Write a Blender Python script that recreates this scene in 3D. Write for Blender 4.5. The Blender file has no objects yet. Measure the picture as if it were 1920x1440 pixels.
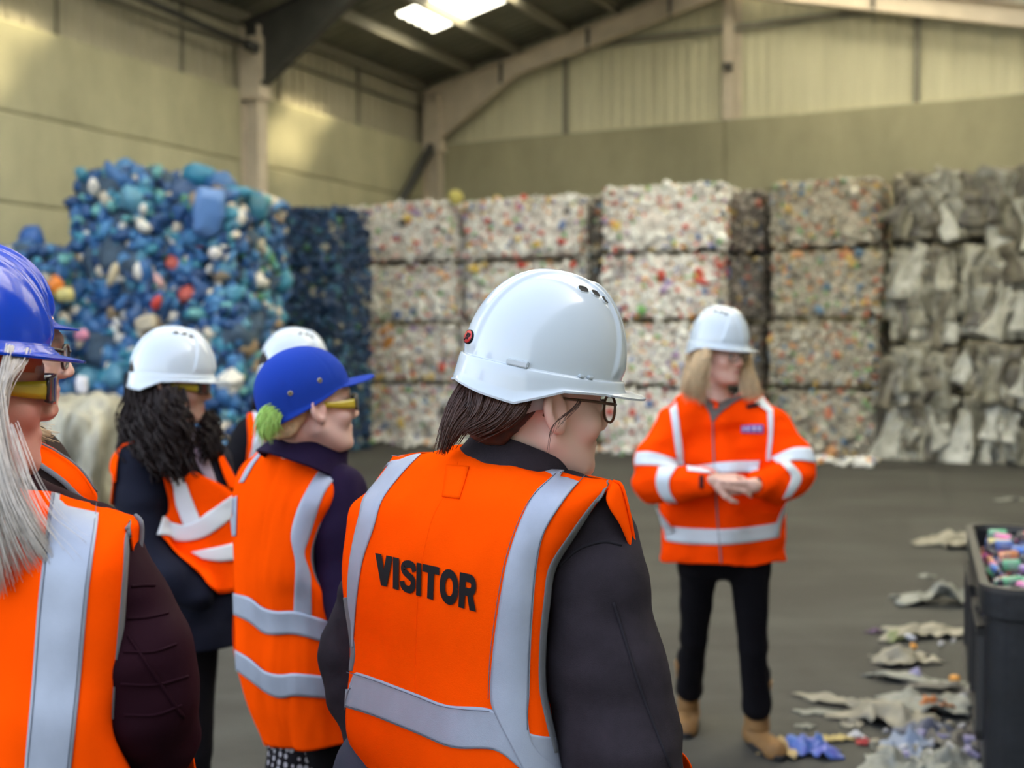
import bpy, bmesh, math, random
import numpy as np
from mathutils import Vector, Matrix, Euler
from mathutils.bvhtree import BVHTree
from mathutils.geometry import tessellate_polygon

random.seed(7)
rng = np.random.default_rng(7)
SC = bpy.context.scene
COL = SC.collection
rad = math.radians

# ------------------------------------------------------------------ camera
F = 2150.0                                   # focal length in pixels of a 1920 px wide frame
PITCH = math.atan(80.0 / F)
CAM = Vector((0, 0, 1.61))
camd = bpy.data.cameras.new('camera')
camd.sensor_width = 36.0
camd.lens = 36.0 * F / 1920.0
camd.clip_end = 300
camd.dof.use_dof = True
camd.dof.focus_distance = 1.52
camd.dof.aperture_fstop = 3.9
cam = bpy.data.objects.new('camera', camd)
COL.objects.link(cam)
cam.location = CAM
cam.rotation_euler = (math.pi / 2 - PITCH, 0, 0)
SC.camera = cam
CR = Euler((math.pi / 2 - PITCH, 0, 0)).to_matrix()
CRn = np.array(CR)

# ------------------------------------------------------------------ daylight
SC.view_settings.view_transform = 'Standard'
SC.view_settings.look = 'None'
SC.view_settings.gamma = 1.0
SC.view_settings.use_curve_mapping = False
SC.view_settings.exposure = 1.1
# room axes: U runs down the shed away from the camera, V across it
TH = rad(26.5)
Uv = Vector((math.sin(TH), math.cos(TH), 0))
Vv = Vector((math.cos(TH), -math.sin(TH), 0))
U_BACK, V_LEFT, V_RIDGE, V_RIGHT, U_OPEN = 19.5, -11.58, -5.54, 3.0, 3.6
Z_EAVE, SLOPE = 6.5, math.tan(rad(13.5))

world = bpy.data.worlds.new('sky')
SC.world = world
world.use_nodes = True
nt = world.node_tree
sky = nt.nodes.new('ShaderNodeTexSky')
sky.sky_type = 'NISHITA'
sky.sun_disc = False
sky.sun_elevation = rad(34)
sky.sun_rotation = rad(90)
sky.air_density = 1.2
sky.dust_density = 3.0
sky.ozone_density = 1.5
bgn = nt.nodes['Background']
bgn.inputs['Strength'].default_value = 0.42
hsv = nt.nodes.new('ShaderNodeHueSaturation')      # hazy, half-clouded sky
hsv.inputs['Saturation'].default_value = 0.55
nt.links.new(sky.outputs['Color'], hsv.inputs['Color'])
nt.links.new(hsv.outputs['Color'], bgn.inputs['Color'])

sund = bpy.data.lights.new('sun', 'SUN')
sund.energy = 17.0
sund.angle = rad(9)
sund.color = (1.0, 0.88, 0.62)
sun = bpy.data.objects.new('sun', sund)
COL.objects.link(sun)

def R(u, v, z=0.0):
    """room coordinates -> world"""
    p = Uv * u + Vv * v
    return Vector((p.x, p.y, z))

# the sun stands over the right-hand side of the shed and reaches the left wall through the roof lights
SUNDIR = (Vv * -2.0 + Uv * -1.4 + Vector((0, 0, -1.9))).normalized()
sun.rotation_euler = SUNDIR.to_track_quat('-Z', 'Y').to_euler()
sun.location = (0, 0, 20)

def W(px, py, d):
    """point at depth d (along the view axis) behind a pixel of the 1920x1440 photograph"""
    v = CR @ Vector(((px - 960.0) / F * d, -(py - 720.0) / F * d, -d))
    return CAM + v
def Wa(a):
    return [W(*q) for q in a]
def G(px, py, z=0.0):
    """point of the horizontal plane z seen at a pixel"""
    v = CR @ Vector(((px - 960.0) / F, -(py - 720.0) / F, -1.0))
    t = (z - CAM.z) / v.z
    return CAM + v * t

# ------------------------------------------------------------------ helpers
MATS = {}
def mat(name, col, rough=0.6, metal=0.0, var=0.0, vscale=6.0, bump=0.0, bscale=60.0, stretch=(1, 1, 1),
        coat=0.0, attr=None, rand=None, transmission=0.0, alpha=1.0, sheen=0.0, col2=None, weave=0.0, wscale=900, spec=None, obj_coords=True):
    m = bpy.data.materials.new(name)
    MATS[name] = m
    m.use_nodes = True
    n = m.node_tree
    b = n.nodes['Principled BSDF']
    b.inputs['Base Color'].default_value = (*col, 1)
    b.inputs['Roughness'].default_value = rough
    b.inputs['Metallic'].default_value = metal
    b.inputs['Coat Weight'].default_value = coat
    b.inputs['Transmission Weight'].default_value = transmission
    b.inputs['Alpha'].default_value = alpha
    b.inputs['Sheen Weight'].default_value = sheen
    if spec is not None:
        b.inputs['Specular IOR Level'].default_value = spec
    src = None
    tc = n.nodes.new('ShaderNodeTexCoord')
    mp = n.nodes.new('ShaderNodeMapping')
    mp.inputs['Scale'].default_value = stretch
    n.links.new(tc.outputs['Object' if obj_coords else 'Generated'], mp.inputs['Vector'])
    if attr:
        a = n.nodes.new('ShaderNodeVertexColor'); a.layer_name = attr
        src = a.outputs['Color']
    if rand:
        oi = n.nodes.new('ShaderNodeObjectInfo')
        cr = n.nodes.new('ShaderNodeValToRGB')
        cr.color_ramp.interpolation = 'CONSTANT'
        els = cr.color_ramp.elements
        tot = sum(w for w, c in rand); acc = 0.0
        for i, (w, c) in enumerate(rand):
            e = els[i] if i < 2 else els.new(acc / tot)
            e.position = acc / tot; e.color = (*c, 1); acc += w
        n.links.new(oi.outputs['Random'], cr.inputs['Fac'])
        src = cr.outputs['Color']
    if var > 0 or col2:
        t = n.nodes.new('ShaderNodeTexNoise')
        t.inputs['Scale'].default_value = vscale
        t.inputs['Detail'].default_value = 6
        t.inputs['Roughness'].default_value = 0.65
        n.links.new(mp.outputs['Vector'], t.inputs['Vector'])
        if col2:
            mx = n.nodes.new('ShaderNodeMix'); mx.data_type = 'RGBA'
            rp = n.nodes.new('ShaderNodeMapRange')
            rp.inputs['From Min'].default_value = 0.38; rp.inputs['From Max'].default_value = 0.62
            n.links.new(t.outputs['Fac'], rp.inputs['Value'])
            n.links.new(rp.outputs['Result'], mx.inputs['Factor'])
            if src: n.links.new(src, mx.inputs['A'])
            else: mx.inputs['A'].default_value = (*col, 1)
            mx.inputs['B'].default_value = (*col2, 1)
            src = mx.outputs['Result']
        else:
            rp = n.nodes.new('ShaderNodeMapRange')
            rp.inputs['From Min'].default_value = 0.3; rp.inputs['From Max'].default_value = 0.7
            rp.inputs['To Min'].default_value = 1 - var; rp.inputs['To Max'].default_value = 1 + var
            n.links.new(t.outputs['Fac'], rp.inputs['Value'])
            mx = n.nodes.new('ShaderNodeMix'); mx.data_type = 'RGBA'; mx.blend_type = 'MULTIPLY'
            mx.inputs['Factor'].default_value = 1.0
            if src: n.links.new(src, mx.inputs['A'])
            else: mx.inputs['A'].default_value = (*col, 1)
            n.links.new(rp.outputs['Result'], mx.inputs['B'])
            src = mx.outputs['Result']
    if src: n.links.new(src, b.inputs['Base Color'])
    if bump > 0 or weave > 0:
        t2 = n.nodes.new('ShaderNodeTexNoise')
        t2.inputs['Scale'].default_value = wscale if weave > 0 else bscale
        t2.inputs['Detail'].default_value = 4
        n.links.new(mp.outputs['Vector'], t2.inputs['Vector'])
        bp = n.nodes.new('ShaderNodeBump')
        bp.inputs['Strength'].default_value = weave if weave > 0 else bump
        bp.inputs['Distance'].default_value = 0.001 if weave > 0 else 0.01
        n.links.new(t2.outputs['Fac'], bp.inputs['Height'])
        n.links.new(bp.outputs['Normal'], b.inputs['Normal'])
    return m

def tag(o, label=None, cat=None, group=None, kind=None):
    if label: o['label'] = label
    if cat: o['category'] = cat
    if group: o['group'] = group
    if kind: o['kind'] = kind
    return o

def empty(name, loc=(0, 0, 0), rz=0.0, **k):
    o = bpy.data.objects.new(name, None)
    o.empty_display_size = 0.1
    COL.objects.link(o)
    o.location = loc
    o.rotation_euler = (0, 0, rz)
    return tag(o, **k)

def mesh(name, verts, faces, material=None, smooth=True, cols=None):
    me = bpy.data.meshes.new(name)
    me.from_pydata([tuple(v) for v in verts], [], [tuple(f) for f in faces])
    if smooth:
        me.polygons.foreach_set('use_smooth', [True] * len(me.polygons))
    if material is not None:
        for m in (material if isinstance(material, (list, tuple)) else [material]):
            me.materials.append(m)
    if cols is not None:
        ca = me.color_attributes.new('Col', 'FLOAT_COLOR', 'POINT')
        c4 = np.ones((len(verts), 4), dtype=np.float32); c4[:, :3] = cols
        ca.data.foreach_set('color', c4.ravel())
    me.update()
    return me

def link(name, me, parent=None, **k):
    """world-space mesh data becomes one object; a parented one keeps its place"""
    o = bpy.data.objects.new(name, me)
    COL.objects.link(o)
    if parent is not None:
        o.parent = parent
        o.matrix_parent_inverse = world_of(parent).inverted()
    return tag(o, **k)

def world_of(o):
    m = o.matrix_basis.copy()
    if o.parent is not None:
        m = world_of(o.parent) @ o.matrix_parent_inverse @ m
    return m

def local(name, me, parent, loc=(0, 0, 0), rot=(0, 0, 0), scale=(1, 1, 1), **k):
    """child placed in its parent's own coordinates"""
    o = bpy.data.objects.new(name, me)
    COL.objects.link(o)
    o.parent = parent
    o.location = loc; o.rotation_euler = rot; o.scale = scale
    return tag(o, **k)

class MB:
    """collects boxes and tubes into one mesh"""
    def __init__(s): s.v = []; s.f = []
    def add(s, vs, fs):
        o = len(s.v); s.v += [Vector(q) for q in vs]; s.f += [tuple(i + o for i in f) for f in fs]; return s
    def box(s, o, ax, ay, az):
        o, ax, ay, az = map(Vector, (o, ax, ay, az))
        vs = [o, o + ax, o + ax + ay, o + ay, o + az, o + ax + az, o + ax + ay + az, o + ay + az]
        return s.add(vs, [(0, 3, 2, 1), (4, 5, 6, 7), (0, 1, 5, 4), (1, 2, 6, 5), (2, 3, 7, 6), (3, 0, 4, 7)])
    def tube(s, pts, r, n=8, cap=True):
        vs, fs = tube_geo(pts, r, n, cap); return s.add(vs, fs)
    def mesh(s, name, m, smooth=False): return mesh(name, s.v, s.f, m, smooth)

def tube_geo(pts, r, n=8, cap=True, flat=1.0):
    pts = [Vector(p) for p in pts]
    rs = r if isinstance(r, (list, tuple)) else [r] * len(pts)
    vs, fs = [], []
    t0 = (pts[1] - pts[0]).normalized()
    a = t0.orthogonal().normalized()
    for i, p in enumerate(pts):
        t = (pts[min(i + 1, len(pts) - 1)] - pts[max(i - 1, 0)])
        t = t.normalized() if t.length > 1e-9 else t0
        a = (a - t * a.dot(t))
        a = a.normalized() if a.length > 1e-6 else t.orthogonal().normalized()
        b = t.cross(a)
        for k in range(n):
            q = 2 * math.pi * k / n
            vs.append(p + (a * math.cos(q) + b * math.sin(q) * flat) * rs[i])
    for i in range(len(pts) - 1):
        for k in range(n):
            k2 = (k + 1) % n
            fs.append((i * n + k, i * n + k2, (i + 1) * n + k2, (i + 1) * n + k))
    if cap:
        fs.append(tuple(reversed(range(n)))); fs.append(tuple(range((len(pts) - 1) * n, len(pts) * n)))
    return vs, fs

def catmull(pts, n):
    """n points along a Catmull-Rom curve through pts (any dimension)"""
    P = np.array([list(p) for p in pts], float)
    if len(P) == 2:
        return np.array([P[0] + (P[1] - P[0]) * t for t in np.linspace(0, 1, n)])
    E = np.vstack([2 * P[0] - P[1], P, 2 * P[-1] - P[-2]])
    out = []
    for t in np.linspace(0, len(P) - 1, n):
        i = min(int(t), len(P) - 2); u = t - i
        p0, p1, p2, p3 = E[i:i + 4]
        out.append(0.5 * (2 * p1 + (p2 - p0) * u + (2 * p0 - 5 * p1 + 4 * p2 - p3) * u ** 2 + (3 * p1 - p0 - 3 * p2 + p3) * u ** 3))
    return np.array(out)

def resample(pts, n):
    """n points evenly along a polyline, smoothed"""
    d = catmull(pts, max(60, n * 3)) if len(pts) > 2 else np.array([list(p) for p in pts], float)
    s = np.concatenate([[0], np.cumsum(np.linalg.norm(np.diff(d, axis=0), axis=1))])
    t = np.linspace(0, s[-1], n)
    return np.stack([np.interp(t, s, d[:, k]) for k in range(d.shape[1])], axis=1)

def grid_faces(nr, nc, closed=False, o=0):
    fs = []
    for i in range(nr - 1):
        for j in range(nc if closed else nc - 1):
            j2 = (j + 1) % nc
            fs.append((o + i * nc + j, o + i * nc + j2, o + (i + 1) * nc + j2, o + (i + 1) * nc + j))
    return fs

# value noise, vectorised
def _hash(i, j, k, s):
    h = (i * 374761393 + j * 668265263 + k * 2147483647 + s * 974634777) & 0xffffffff
    h = ((h ^ (h >> 13)) * 1274126177) & 0xffffffff
    return ((h ^ (h >> 16)) & 0xffff) / 32767.5 - 1.0
def vnoise(p, scale=1.0, seed=0):
    q = np.asarray(p, float) * scale
    i = np.floor(q).astype(np.int64); f = q - i; f = f * f * (3 - 2 * f)
    r = 0
    for a in (0, 1):
        for b in (0, 1):
            for c in (0, 1):
                w = (f[:, 0] if a else 1 - f[:, 0]) * (f[:, 1] if b else 1 - f[:, 1]) * (f[:, 2] if c else 1 - f[:, 2])
                r = r + w * _hash(i[:, 0] + a, i[:, 1] + b, i[:, 2] + c, seed)
    return r
def fbm(p, scale, seed=0, oct=3):
    return sum(vnoise(p, scale * 2 ** o, seed + o) / 2 ** o for o in range(oct))
# ------------------------------------------------------------------ materials of the shed
M_conc_l = mat('concrete_warm', (0.43, 0.41, 0.275), 0.9, var=0.22, vscale=0.9, stretch=(1, 1, 0.45), bump=0.25, bscale=14)
M_conc_b = mat('concrete_grey', (0.32, 0.30, 0.20), 0.9, var=0.18, vscale=0.9, stretch=(1, 1, 0.5), bump=0.25, bscale=14)
M_clad = mat('cladding', (0.56, 0.535, 0.385), 0.7, var=0.12, vscale=1.6, stretch=(1, 1, 0.12))
M_clad_l = mat('cladding_grey', (0.44, 0.41, 0.31), 0.7, var=0.12, vscale=1.6, stretch=(1, 1, 0.12))
M_roof = mat('roof_sheet', (0.17, 0.17, 0.135), 0.55, var=0.2, vscale=2)
M_steel = mat('painted_steel', (0.60, 0.52, 0.42), 0.6, var=0.12, vscale=3)
M_dark = mat('dark_steel', (0.055, 0.055, 0.05), 0.6, var=0.2, vscale=3)
M_rail = mat('grey_rail', (0.21, 0.20, 0.155), 0.6)
M_purlin = mat('purlin_steel', (0.30, 0.28, 0.22), 0.55)

# floor: worn concrete with tyre-swept dirt
M_floor = mat('floor_concrete', (0.16, 0.145, 0.12), 0.75, var=0.0)
def floor_nodes(m):
    n = m.node_tree; b = n.nodes['Principled BSDF']
    tc = n.nodes.new('ShaderNodeTexCoord')
    def noise(sc, st, rot):
        mp = n.nodes.new('ShaderNodeMapping'); mp.inputs['Scale'].default_value = st; mp.inputs['Rotation'].default_value = (0, 0, rot)
        t = n.nodes.new('ShaderNodeTexNoise'); t.inputs['Scale'].default_value = sc; t.inputs['Detail'].default_value = 7; t.inputs['Roughness'].default_value = .6
        t.inputs['Distortion'].default_value = .6
        n.links.new(tc.outputs['Object'], mp.inputs['Vector']); n.links.new(mp.outputs['Vector'], t.inputs['Vector'])
        return t.outputs['Fac']
    a = noise(0.8, (1, 1, 1), 0); c = noise(1.1, (0.25, 1.6, 1), 0.25)
    ad = n.nodes.new('ShaderNodeMath'); ad.operation = 'ADD'; n.links.new(a, ad.inputs[0]); n.links.new(c, ad.inputs[1])
    rp = n.nodes.new('ShaderNodeValToRGB')
    rp.color_ramp.elements[0].position = .42; rp.color_ramp.elements[0].color = (0.029, 0.027, 0.0245, 1)
    rp.color_ramp.elements[1].position = .62; rp.color_ramp.elements[1].color = (0.056, 0.056, 0.051, 1)
    mu = n.nodes.new('ShaderNodeMath'); mu.operation = 'MULTIPLY'; mu.inputs[1].default_value = .5; n.links.new(ad.outputs[0], mu.inputs[0])
    n.links.new(mu.outputs[0], rp.inputs['Fac']); n.links.new(rp.outputs['Color'], b.inputs['Base Color'])
    bp = n.nodes.new('ShaderNodeBump'); bp.inputs['Strength'].default_value = .3; bp.inputs['Distance'].default_value = .01
    n.links.new(noise(25, (1, 1, 1), 0), bp.inputs['Height']); n.links.new(bp.outputs['Normal'], b.inputs['Normal'])
floor_nodes(M_floor)

# ------------------------------------------------------------------ floor, inside and out on the yard
def slab(name, u0, u1, v0, v1, z0, z1, m, **k):
    b = MB(); b.box(R(u0, v0, z0), Uv * (u1 - u0), Vv * (v1 - v0), (0, 0, z1 - z0))
    return link(name, b.mesh(name, m), **k)
slab('floor', -40, U_BACK + .3, -30, 25, -0.3, 0.0, M_floor, kind='structure')

# ------------------------------------------------------------------ walls of stacked concrete panels under profiled cladding
def panel_mesh(name, ax, L, H, n, T, m):
    """a concrete panel with a chamfered face; ax its length direction, n its face normal"""
    c = 0.025
    vs = []
    for dn, g in ((0.0, 0.004), (T - c, 0.004), (T, 0.004 + c)):
        for s, z in ((g, g), (L - g, g), (L - g, H - g), (g, H - g)):
            vs.append(ax * s + n * dn + Vector((0, 0, z)))
    fs = [(3, 2, 1, 0)]
    for r in (0, 1):
        for k in range(4):
            k2 = (k + 1) % 4
            fs.append((r * 4 + k, r * 4 + k2, (r + 1) * 4 + k2, (r + 1) * 4 + k))
    fs.append((8, 9, 10, 11))
    return mesh(name, vs, fs, m, smooth=False)

def sheet_mesh(name, ax, L, H, n, m, ribs=5, depth=0.02):
    L += .03
    """profiled steel sheet: shallow trapezoid ribs running up it"""
    prof = []
    for k in range(ribs):
        x0 = L * k / ribs; w = L / ribs
        prof += [(x0, 0), (x0 + w * .62, 0), (x0 + w * .70, depth), (x0 + w * .92, depth)]
    prof.append((L, 0))
    vs = []
    for z in (0, H):
        for s, q in prof: vs.append(ax * s + n * q + Vector((0, 0, z)))
    k = len(prof)
    for z in (0, H):
        for s, q in prof: vs.append(ax * s + n * (q - .004) + Vector((0, 0, z)))
    fs = [(i, i + 1, k + i + 1, k + i) for i in range(k - 1)] + [(2 * k + i + 1, 2 * k + i, 3 * k + i, 3 * k + i + 1) for i in range(k - 1)]
    return mesh(name, vs, fs, m, smooth=False)

def put(name, me, parent, p, **k):
    o = bpy.data.objects.new(name, me); COL.objects.link(o); o.parent = parent
    o.location = Vector(p) - parent.location
    return tag(o, **k)

P_H = 1.084
wl = empty('wall_left', R(10, V_LEFT, 0), kind='structure')
FR = [-3.0, 2.7, 8.3, 13.9, U_BACK - .25]
for i in range(1, 4):
    u0, u1 = FR[i], FR[i + 1] if i < 3 else U_BACK
    me = panel_mesh('concrete_panel', Uv, u1 - u0, P_H, Vv, .22, M_conc_l)
    for r in range(5): put('concrete_panel', me, wl, R(u0, V_LEFT - .1, r * P_H))
me = sheet_mesh('cladding_sheet', Uv, 1.1, 1.5, Vv, M_clad_l)
u = FR[1]
while u < U_BACK + .1:
    put('cladding_sheet', me, wl, R(u, V_LEFT - .08, 5 * P_H - .03)); u += 1.115
for z in (6.1,):
    b = MB(); b.box(R(FR[1], V_LEFT - .05, z), Uv * (U_BACK - FR[1]), Vv * .05, (0, 0, .05))
    link('rail', b.mesh('rail', M_rail), wl)
u = FR[1] + 1.1
while u < U_BACK - .3:                                   # dark cover strips on the sheet laps
    b = MB(); b.box(R(u - .02, V_LEFT - .055, 5 * P_H), Uv * .05, Vv * .03, (0, 0, 1.1)); link('cover_strip', b.mesh('cover_strip', M_rail), wl); u += 1.115 * 2
def column(u, v, top, parent, m, w=.2, d=.32, out=None):
    """an H section column: two flanges and a web"""
    b = MB()
    b.box(R(u - w / 2, v, 0), Uv * w, Vv * .014, (0, 0, top))
    b.box(R(u - w / 2, v + d - .014, 0), Uv * w, Vv * .014, (0, 0, top))
    b.box(R(u - .006, v + .014, 0), Uv * .012, Vv * (d - .028), (0, 0, top))
    link('steel_column', b.mesh('steel_column', m), parent)
for u in FR[2:]:
    column(u, V_LEFT + .13, 6.35, wl, M_steel, w=.22)
    b = MB(); b.box(R(u - .14, V_LEFT + .13, 5.25), Uv * .28, Vv * .40, (0, 0, .03)); b.box(R(u - .13, V_LEFT + .13, 5.28), Uv * .26, Vv * .36, (0, 0, .9))
    link('knee_plate', b.mesh('knee_plate', M_steel), wl)
# bracing rod along the eaves and the dark brace in the corner bay
b = MB(); b.tube([R(8.3, V_LEFT + .5, 6.25), R(13.7, V_LEFT + .45, 5.98)], .055); b.tube([R(13.75, V_LEFT + .45, 5.98), R(13.55, V_LEFT + .45, 5.99)], .09)
link('brace_tube', b.mesh('brace_tube', M_dark, True), wl)
b = MB(); b.tube([R(16.9, V_LEFT + .3, 2.9), R(U_BACK - .35, V_LEFT + .3, 5.35)], .10, 4)
link('corner_brace', b.mesh('corner_brace', M_dark), wl)

wb = empty('wall_back', R(U_BACK, V_RIDGE, 0), kind='structure')
PB = 0.985
vs_ = [V_LEFT, V_RIDGE - .05, V_RIDGE + 6.0, V_RIGHT]
bt = 5.42
rows = [0, 1.05, 2.10, 3.15, 4.15, bt]
for i in range(3):
    for r in range(5):
        me = panel_mesh('concrete_panel', Vv, vs_[i + 1] - vs_[i], rows[r + 1] - rows[r], -Uv, .22, M_conc_b)
        put('concrete_panel', me, wb, R(U_BACK + .1, vs_[i], rows[r]))
v = V_LEFT - .5
me = sheet_mesh('cladding_sheet', Vv, 1.0, 2.75, -Uv, M_clad)
while v < V_RIGHT:
    put('cladding_sheet', me, wb, R(U_BACK + .05, v, bt - .03)); v += 1.012
for z in (6.93,):
    b = MB(); b.box(R(U_BACK + .02, V_LEFT + 1, z), Vv * (V_RIGHT - V_LEFT - 1), -Uv * .06, (0, 0, .11)); link('rail', b.mesh('rail', M_rail), wb)
for v in (-8.62, V_RIDGE + 3.07):
    b = MB(); b.box(R(U_BACK + .02, v - .045, bt), Vv * .09, -Uv * .06, (0, 0, 2.2)); link('cover_strip', b.mesh('cover_strip', M_rail), wb)
b = MB()
b.box(R(U_BACK - .05, V_RIDGE - .10, bt - .02), Vv * .2, -Uv * .02, (0, 0, 2.7)); b.box(R(U_BACK - .05, V_RIDGE - .01, bt - .02), Vv * .02, -Uv * -.12, (0, 0, 2.7))
b.box(R(U_BACK + .03, V_RIDGE + .10, bt - .02), Vv * .10, -Uv * .02, (0, 0, 2.7))
b.box(R(U_BACK - .06, V_RIDGE - .10, bt), Vv * .2, Uv * .14, (0, 0, .02))
link('gable_post', b.mesh('gable_post', M_steel), wb)
b = MB(); b.box(R(U_BACK - .07, V_RIDGE - .06, 6.25), Vv * .13, -Uv * .1, (0, 0, .12)); b.tube([R(U_BACK - .17, V_RIDGE, 6.31), R(U_BACK - .2, V_RIDGE, 6.31)], .04)
tag(link('junction_box', b.mesh('junction_box', M_dark)), 'small dark box fixed high on the pale post of the back wall', 'box')

wr = empty('wall_right', R(8, V_RIGHT, 0), kind='structure')
b = MB(); b.box(R(-9, V_RIGHT, 0), Uv * (U_BACK + 9), Vv * .25, (0, 0, 5.9)); link('concrete_face', b.mesh('concrete_face', M_conc_b), wr)  # unseen; carried on past the opening to keep sun off the people

# ------------------------------------------------------------------ roof
ce = empty('ceiling', R(10, V_RIDGE, 8), kind='structure')
SV = Vector((Vv.x, Vv.y, SLOPE))                    # up the left slope
SVd = Vector((Vv.x, Vv.y, -SLOPE))
def roof_z(v): return Z_EAVE + .12 + (v - V_LEFT) * SLOPE if v < V_RIDGE else Z_EAVE + .12 + (V_RIDGE - V_LEFT) * SLOPE - (v - V_RIDGE) * SLOPE
def roof_sheet(name, du, v0, v1, m, waves=5):
    vs = []
    n = waves * 4
    for z in (0, .006):
        for v in (v0, v1):
            for k in range(n + 1):
                s = k / n; w = (0, .025, .025, 0)[k % 4]
                vs.append(R(s * du, v, roof_z(v) + w + z))
    a = n + 1
    fs = [(i, i + 1, a + i + 1, a + i) for i in range(n)] + [(2 * a + i + 1, 2 * a + i, 3 * a + i, 3 * a + i + 1) for i in range(n)]
    return mesh(name, vs, fs, m, smooth=False)
M_sky = bpy.data.materials.new('translucent_roof_sheet'); M_sky.use_nodes = True
n = M_sky.node_tree; n.nodes.clear()
o_ = n.nodes.new('ShaderNodeOutputMaterial'); tr = n.nodes.new('ShaderNodeBsdfTranslucent'); tp = n.nodes.new('ShaderNodeBsdfTransparent'); mx = n.nodes.new('ShaderNodeMixShader')
tr.inputs['Color'].default_value = (.95, .95, .9, 1); tp.inputs['Color'].default_value = (1, .98, .9, 1); mx.inputs[0].default_value = .5
n.links.new(tr.outputs[0], mx.inputs[1]); n.links.new(tp.outputs[0], mx.inputs[2]); n.links.new(mx.outputs[0], o_.inputs['Surface'])
SKY_U = [(16.1, 17.35), (10.2, 11.4), (5.8, 7.0)]
SKY_V = (V_LEFT + 1.4, V_LEFT + 3.4)
ADDED_R = (V_RIDGE + 1.2, V_RIDGE + 7.0)  # span of unseen opal sheets, added on the right slope to brighten the back
M_sky_added = mat('added_opal_sheet', (.9, .9, .86), .6)  # diffuser of the sheets added to lift the interior light
n = M_sky_added.node_tree; tr = n.nodes.new('ShaderNodeBsdfTranslucent'); tr.inputs['Color'].default_value = (.85, .85, .80, 1); n.links.new(tr.outputs[0], n.nodes['Material Output'].inputs['Surface'])
breaks = [U_OPEN]
for a_, b_ in sorted(SKY_U): breaks += [a_, b_]
breaks.append(U_BACK + .1)
for i in range(len(breaks) - 1):
    u0, u1 = breaks[i], breaks[i + 1]
    sky_bay = (u0, u1) in SKY_U
    added_opal = lambda q, k: (not sky_bay) and k > 1 and q % 3 == 1
    k = 1 if sky_bay else max(1, round((u1 - u0) / 1.1)); du = (u1 - u0) / k
    segs = [(V_LEFT - .4, V_RIDGE)] if not sky_bay else [(V_LEFT - .4, SKY_V[0]), (SKY_V[1], V_RIDGE)]
    for a_, b_ in segs + ([(V_RIDGE, V_RIGHT + .2)] if not sky_bay else [(V_RIDGE, ADDED_R[0]), (ADDED_R[1], V_RIGHT + .2)]):
        me = roof_sheet('roof_sheet', du * 1.01, a_, b_, M_roof)
        for q in range(k):
            if a_ == V_LEFT - .4 and (q % 2 == 1) and k > 1 and u0 + q * du < 13.2 and not sky_bay:
                put('roof_sheet', roof_sheet('roof_sheet', du * 1.01, a_, V_LEFT + 2.0, M_roof), ce, R(u0 + q * du, 0, 0)); put('translucent_roof_sheet', roof_sheet('translucent_roof_sheet', du * 1.01, V_LEFT + 2.0, b_, M_sky_added), ce, R(u0 + q * du, 0, 0))  # unseen opal strips added up the left slope to light the bale fronts
            elif a_ == V_RIDGE and added_opal(q, k):
                put('translucent_roof_sheet', roof_sheet('translucent_roof_sheet', du * 1.01, a_, ADDED_R[1], M_sky_added), ce, R(u0 + q * du, 0, 0)); put('roof_sheet', roof_sheet('roof_sheet', du * 1.01, ADDED_R[1], b_, M_roof), ce, R(u0 + q * du, 0, 0))  # added opal sheet out of view, for more light inside
            else: put('roof_sheet', me, ce, R(u0 + q * du, 0, 0))
    if sky_bay:
        put('translucent_roof_sheet', roof_sheet('translucent_roof_sheet', du, SKY_V[0], SKY_V[1], M_sky), ce, R(u0, 0, 0))
        put('translucent_roof_sheet', roof_sheet('translucent_roof_sheet', du, ADDED_R[0], ADDED_R[1], M_sky_added), ce, R(u0, 0, 0))  # right-slope opal sheet, added to brighten the shed
v = V_LEFT + .07
while v < V_RIGHT:                                       # Z purlins running down the shed
    z = roof_z(v) - .015; b = MB()
    b.box(R(U_OPEN, v, z - .2), Uv * (U_BACK - U_OPEN), Vv * .012, (0, 0, .2))
    b.box(R(U_OPEN, v, z - .2), Uv * (U_BACK - U_OPEN), Vv * .07, (0, 0, .012))
    link('purlin', b.mesh('purlin', M_purlin), ce); v += 0.995
def rafter(u, m, deep=.36, wid=.2):
    """I section rafter pair with haunched knees, bottom flange bending down to the columns"""
    top = lambda v: roof_z(v) - .23
    knee = 1.75
    def bot(v):
        e = min(v - V_LEFT - .3, 30)
        if e < knee: return top(v) - deep - (knee - e) * .42
        return top(v) - deep
    for a_, b_ in ((V_LEFT + .12, V_RIDGE), (V_RIDGE, V_RIGHT)):
        bb = MB(); N = 24
        for i in range(N):
            v0 = a_ + (b_ - a_) * i / N; v1 = a_ + (b_ - a_) * (i + 1) / N
            for zf, h in ((top, -.02), (bot, .028)):
                q = [R(u - wid / 2, v0, zf(v0)), R(u + wid / 2, v0, zf(v0)), R(u + wid / 2, v1, zf(v1)), R(u - wid / 2, v1, zf(v1))]
                bb.add(q + [p + Vector((0, 0, h)) for p in q], [(0, 1, 2, 3), (7, 6, 5, 4), (0, 4, 5, 1), (1, 5, 6, 2), (2, 6, 7, 3), (3, 7, 4, 0)])
            q = [R(u - .008, v0, bot(v0)), R(u - .008, v1, bot(v1)), R(u - .008, v1, top(v1)), R(u - .008, v0, top(v0))]
            q2 = [p + Uv * .016 for p in q]
            bb.add(q + q2, [(0, 1, 2, 3), (7, 6, 5, 4)])
        link('rafter', bb.mesh('rafter', m), ce)
rafter(FR[4], M_steel); rafter(FR[3], M_dark, .4); rafter(FR[2], M_dark, .4)
b = MB(); v = V_LEFT + 1.9
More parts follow.
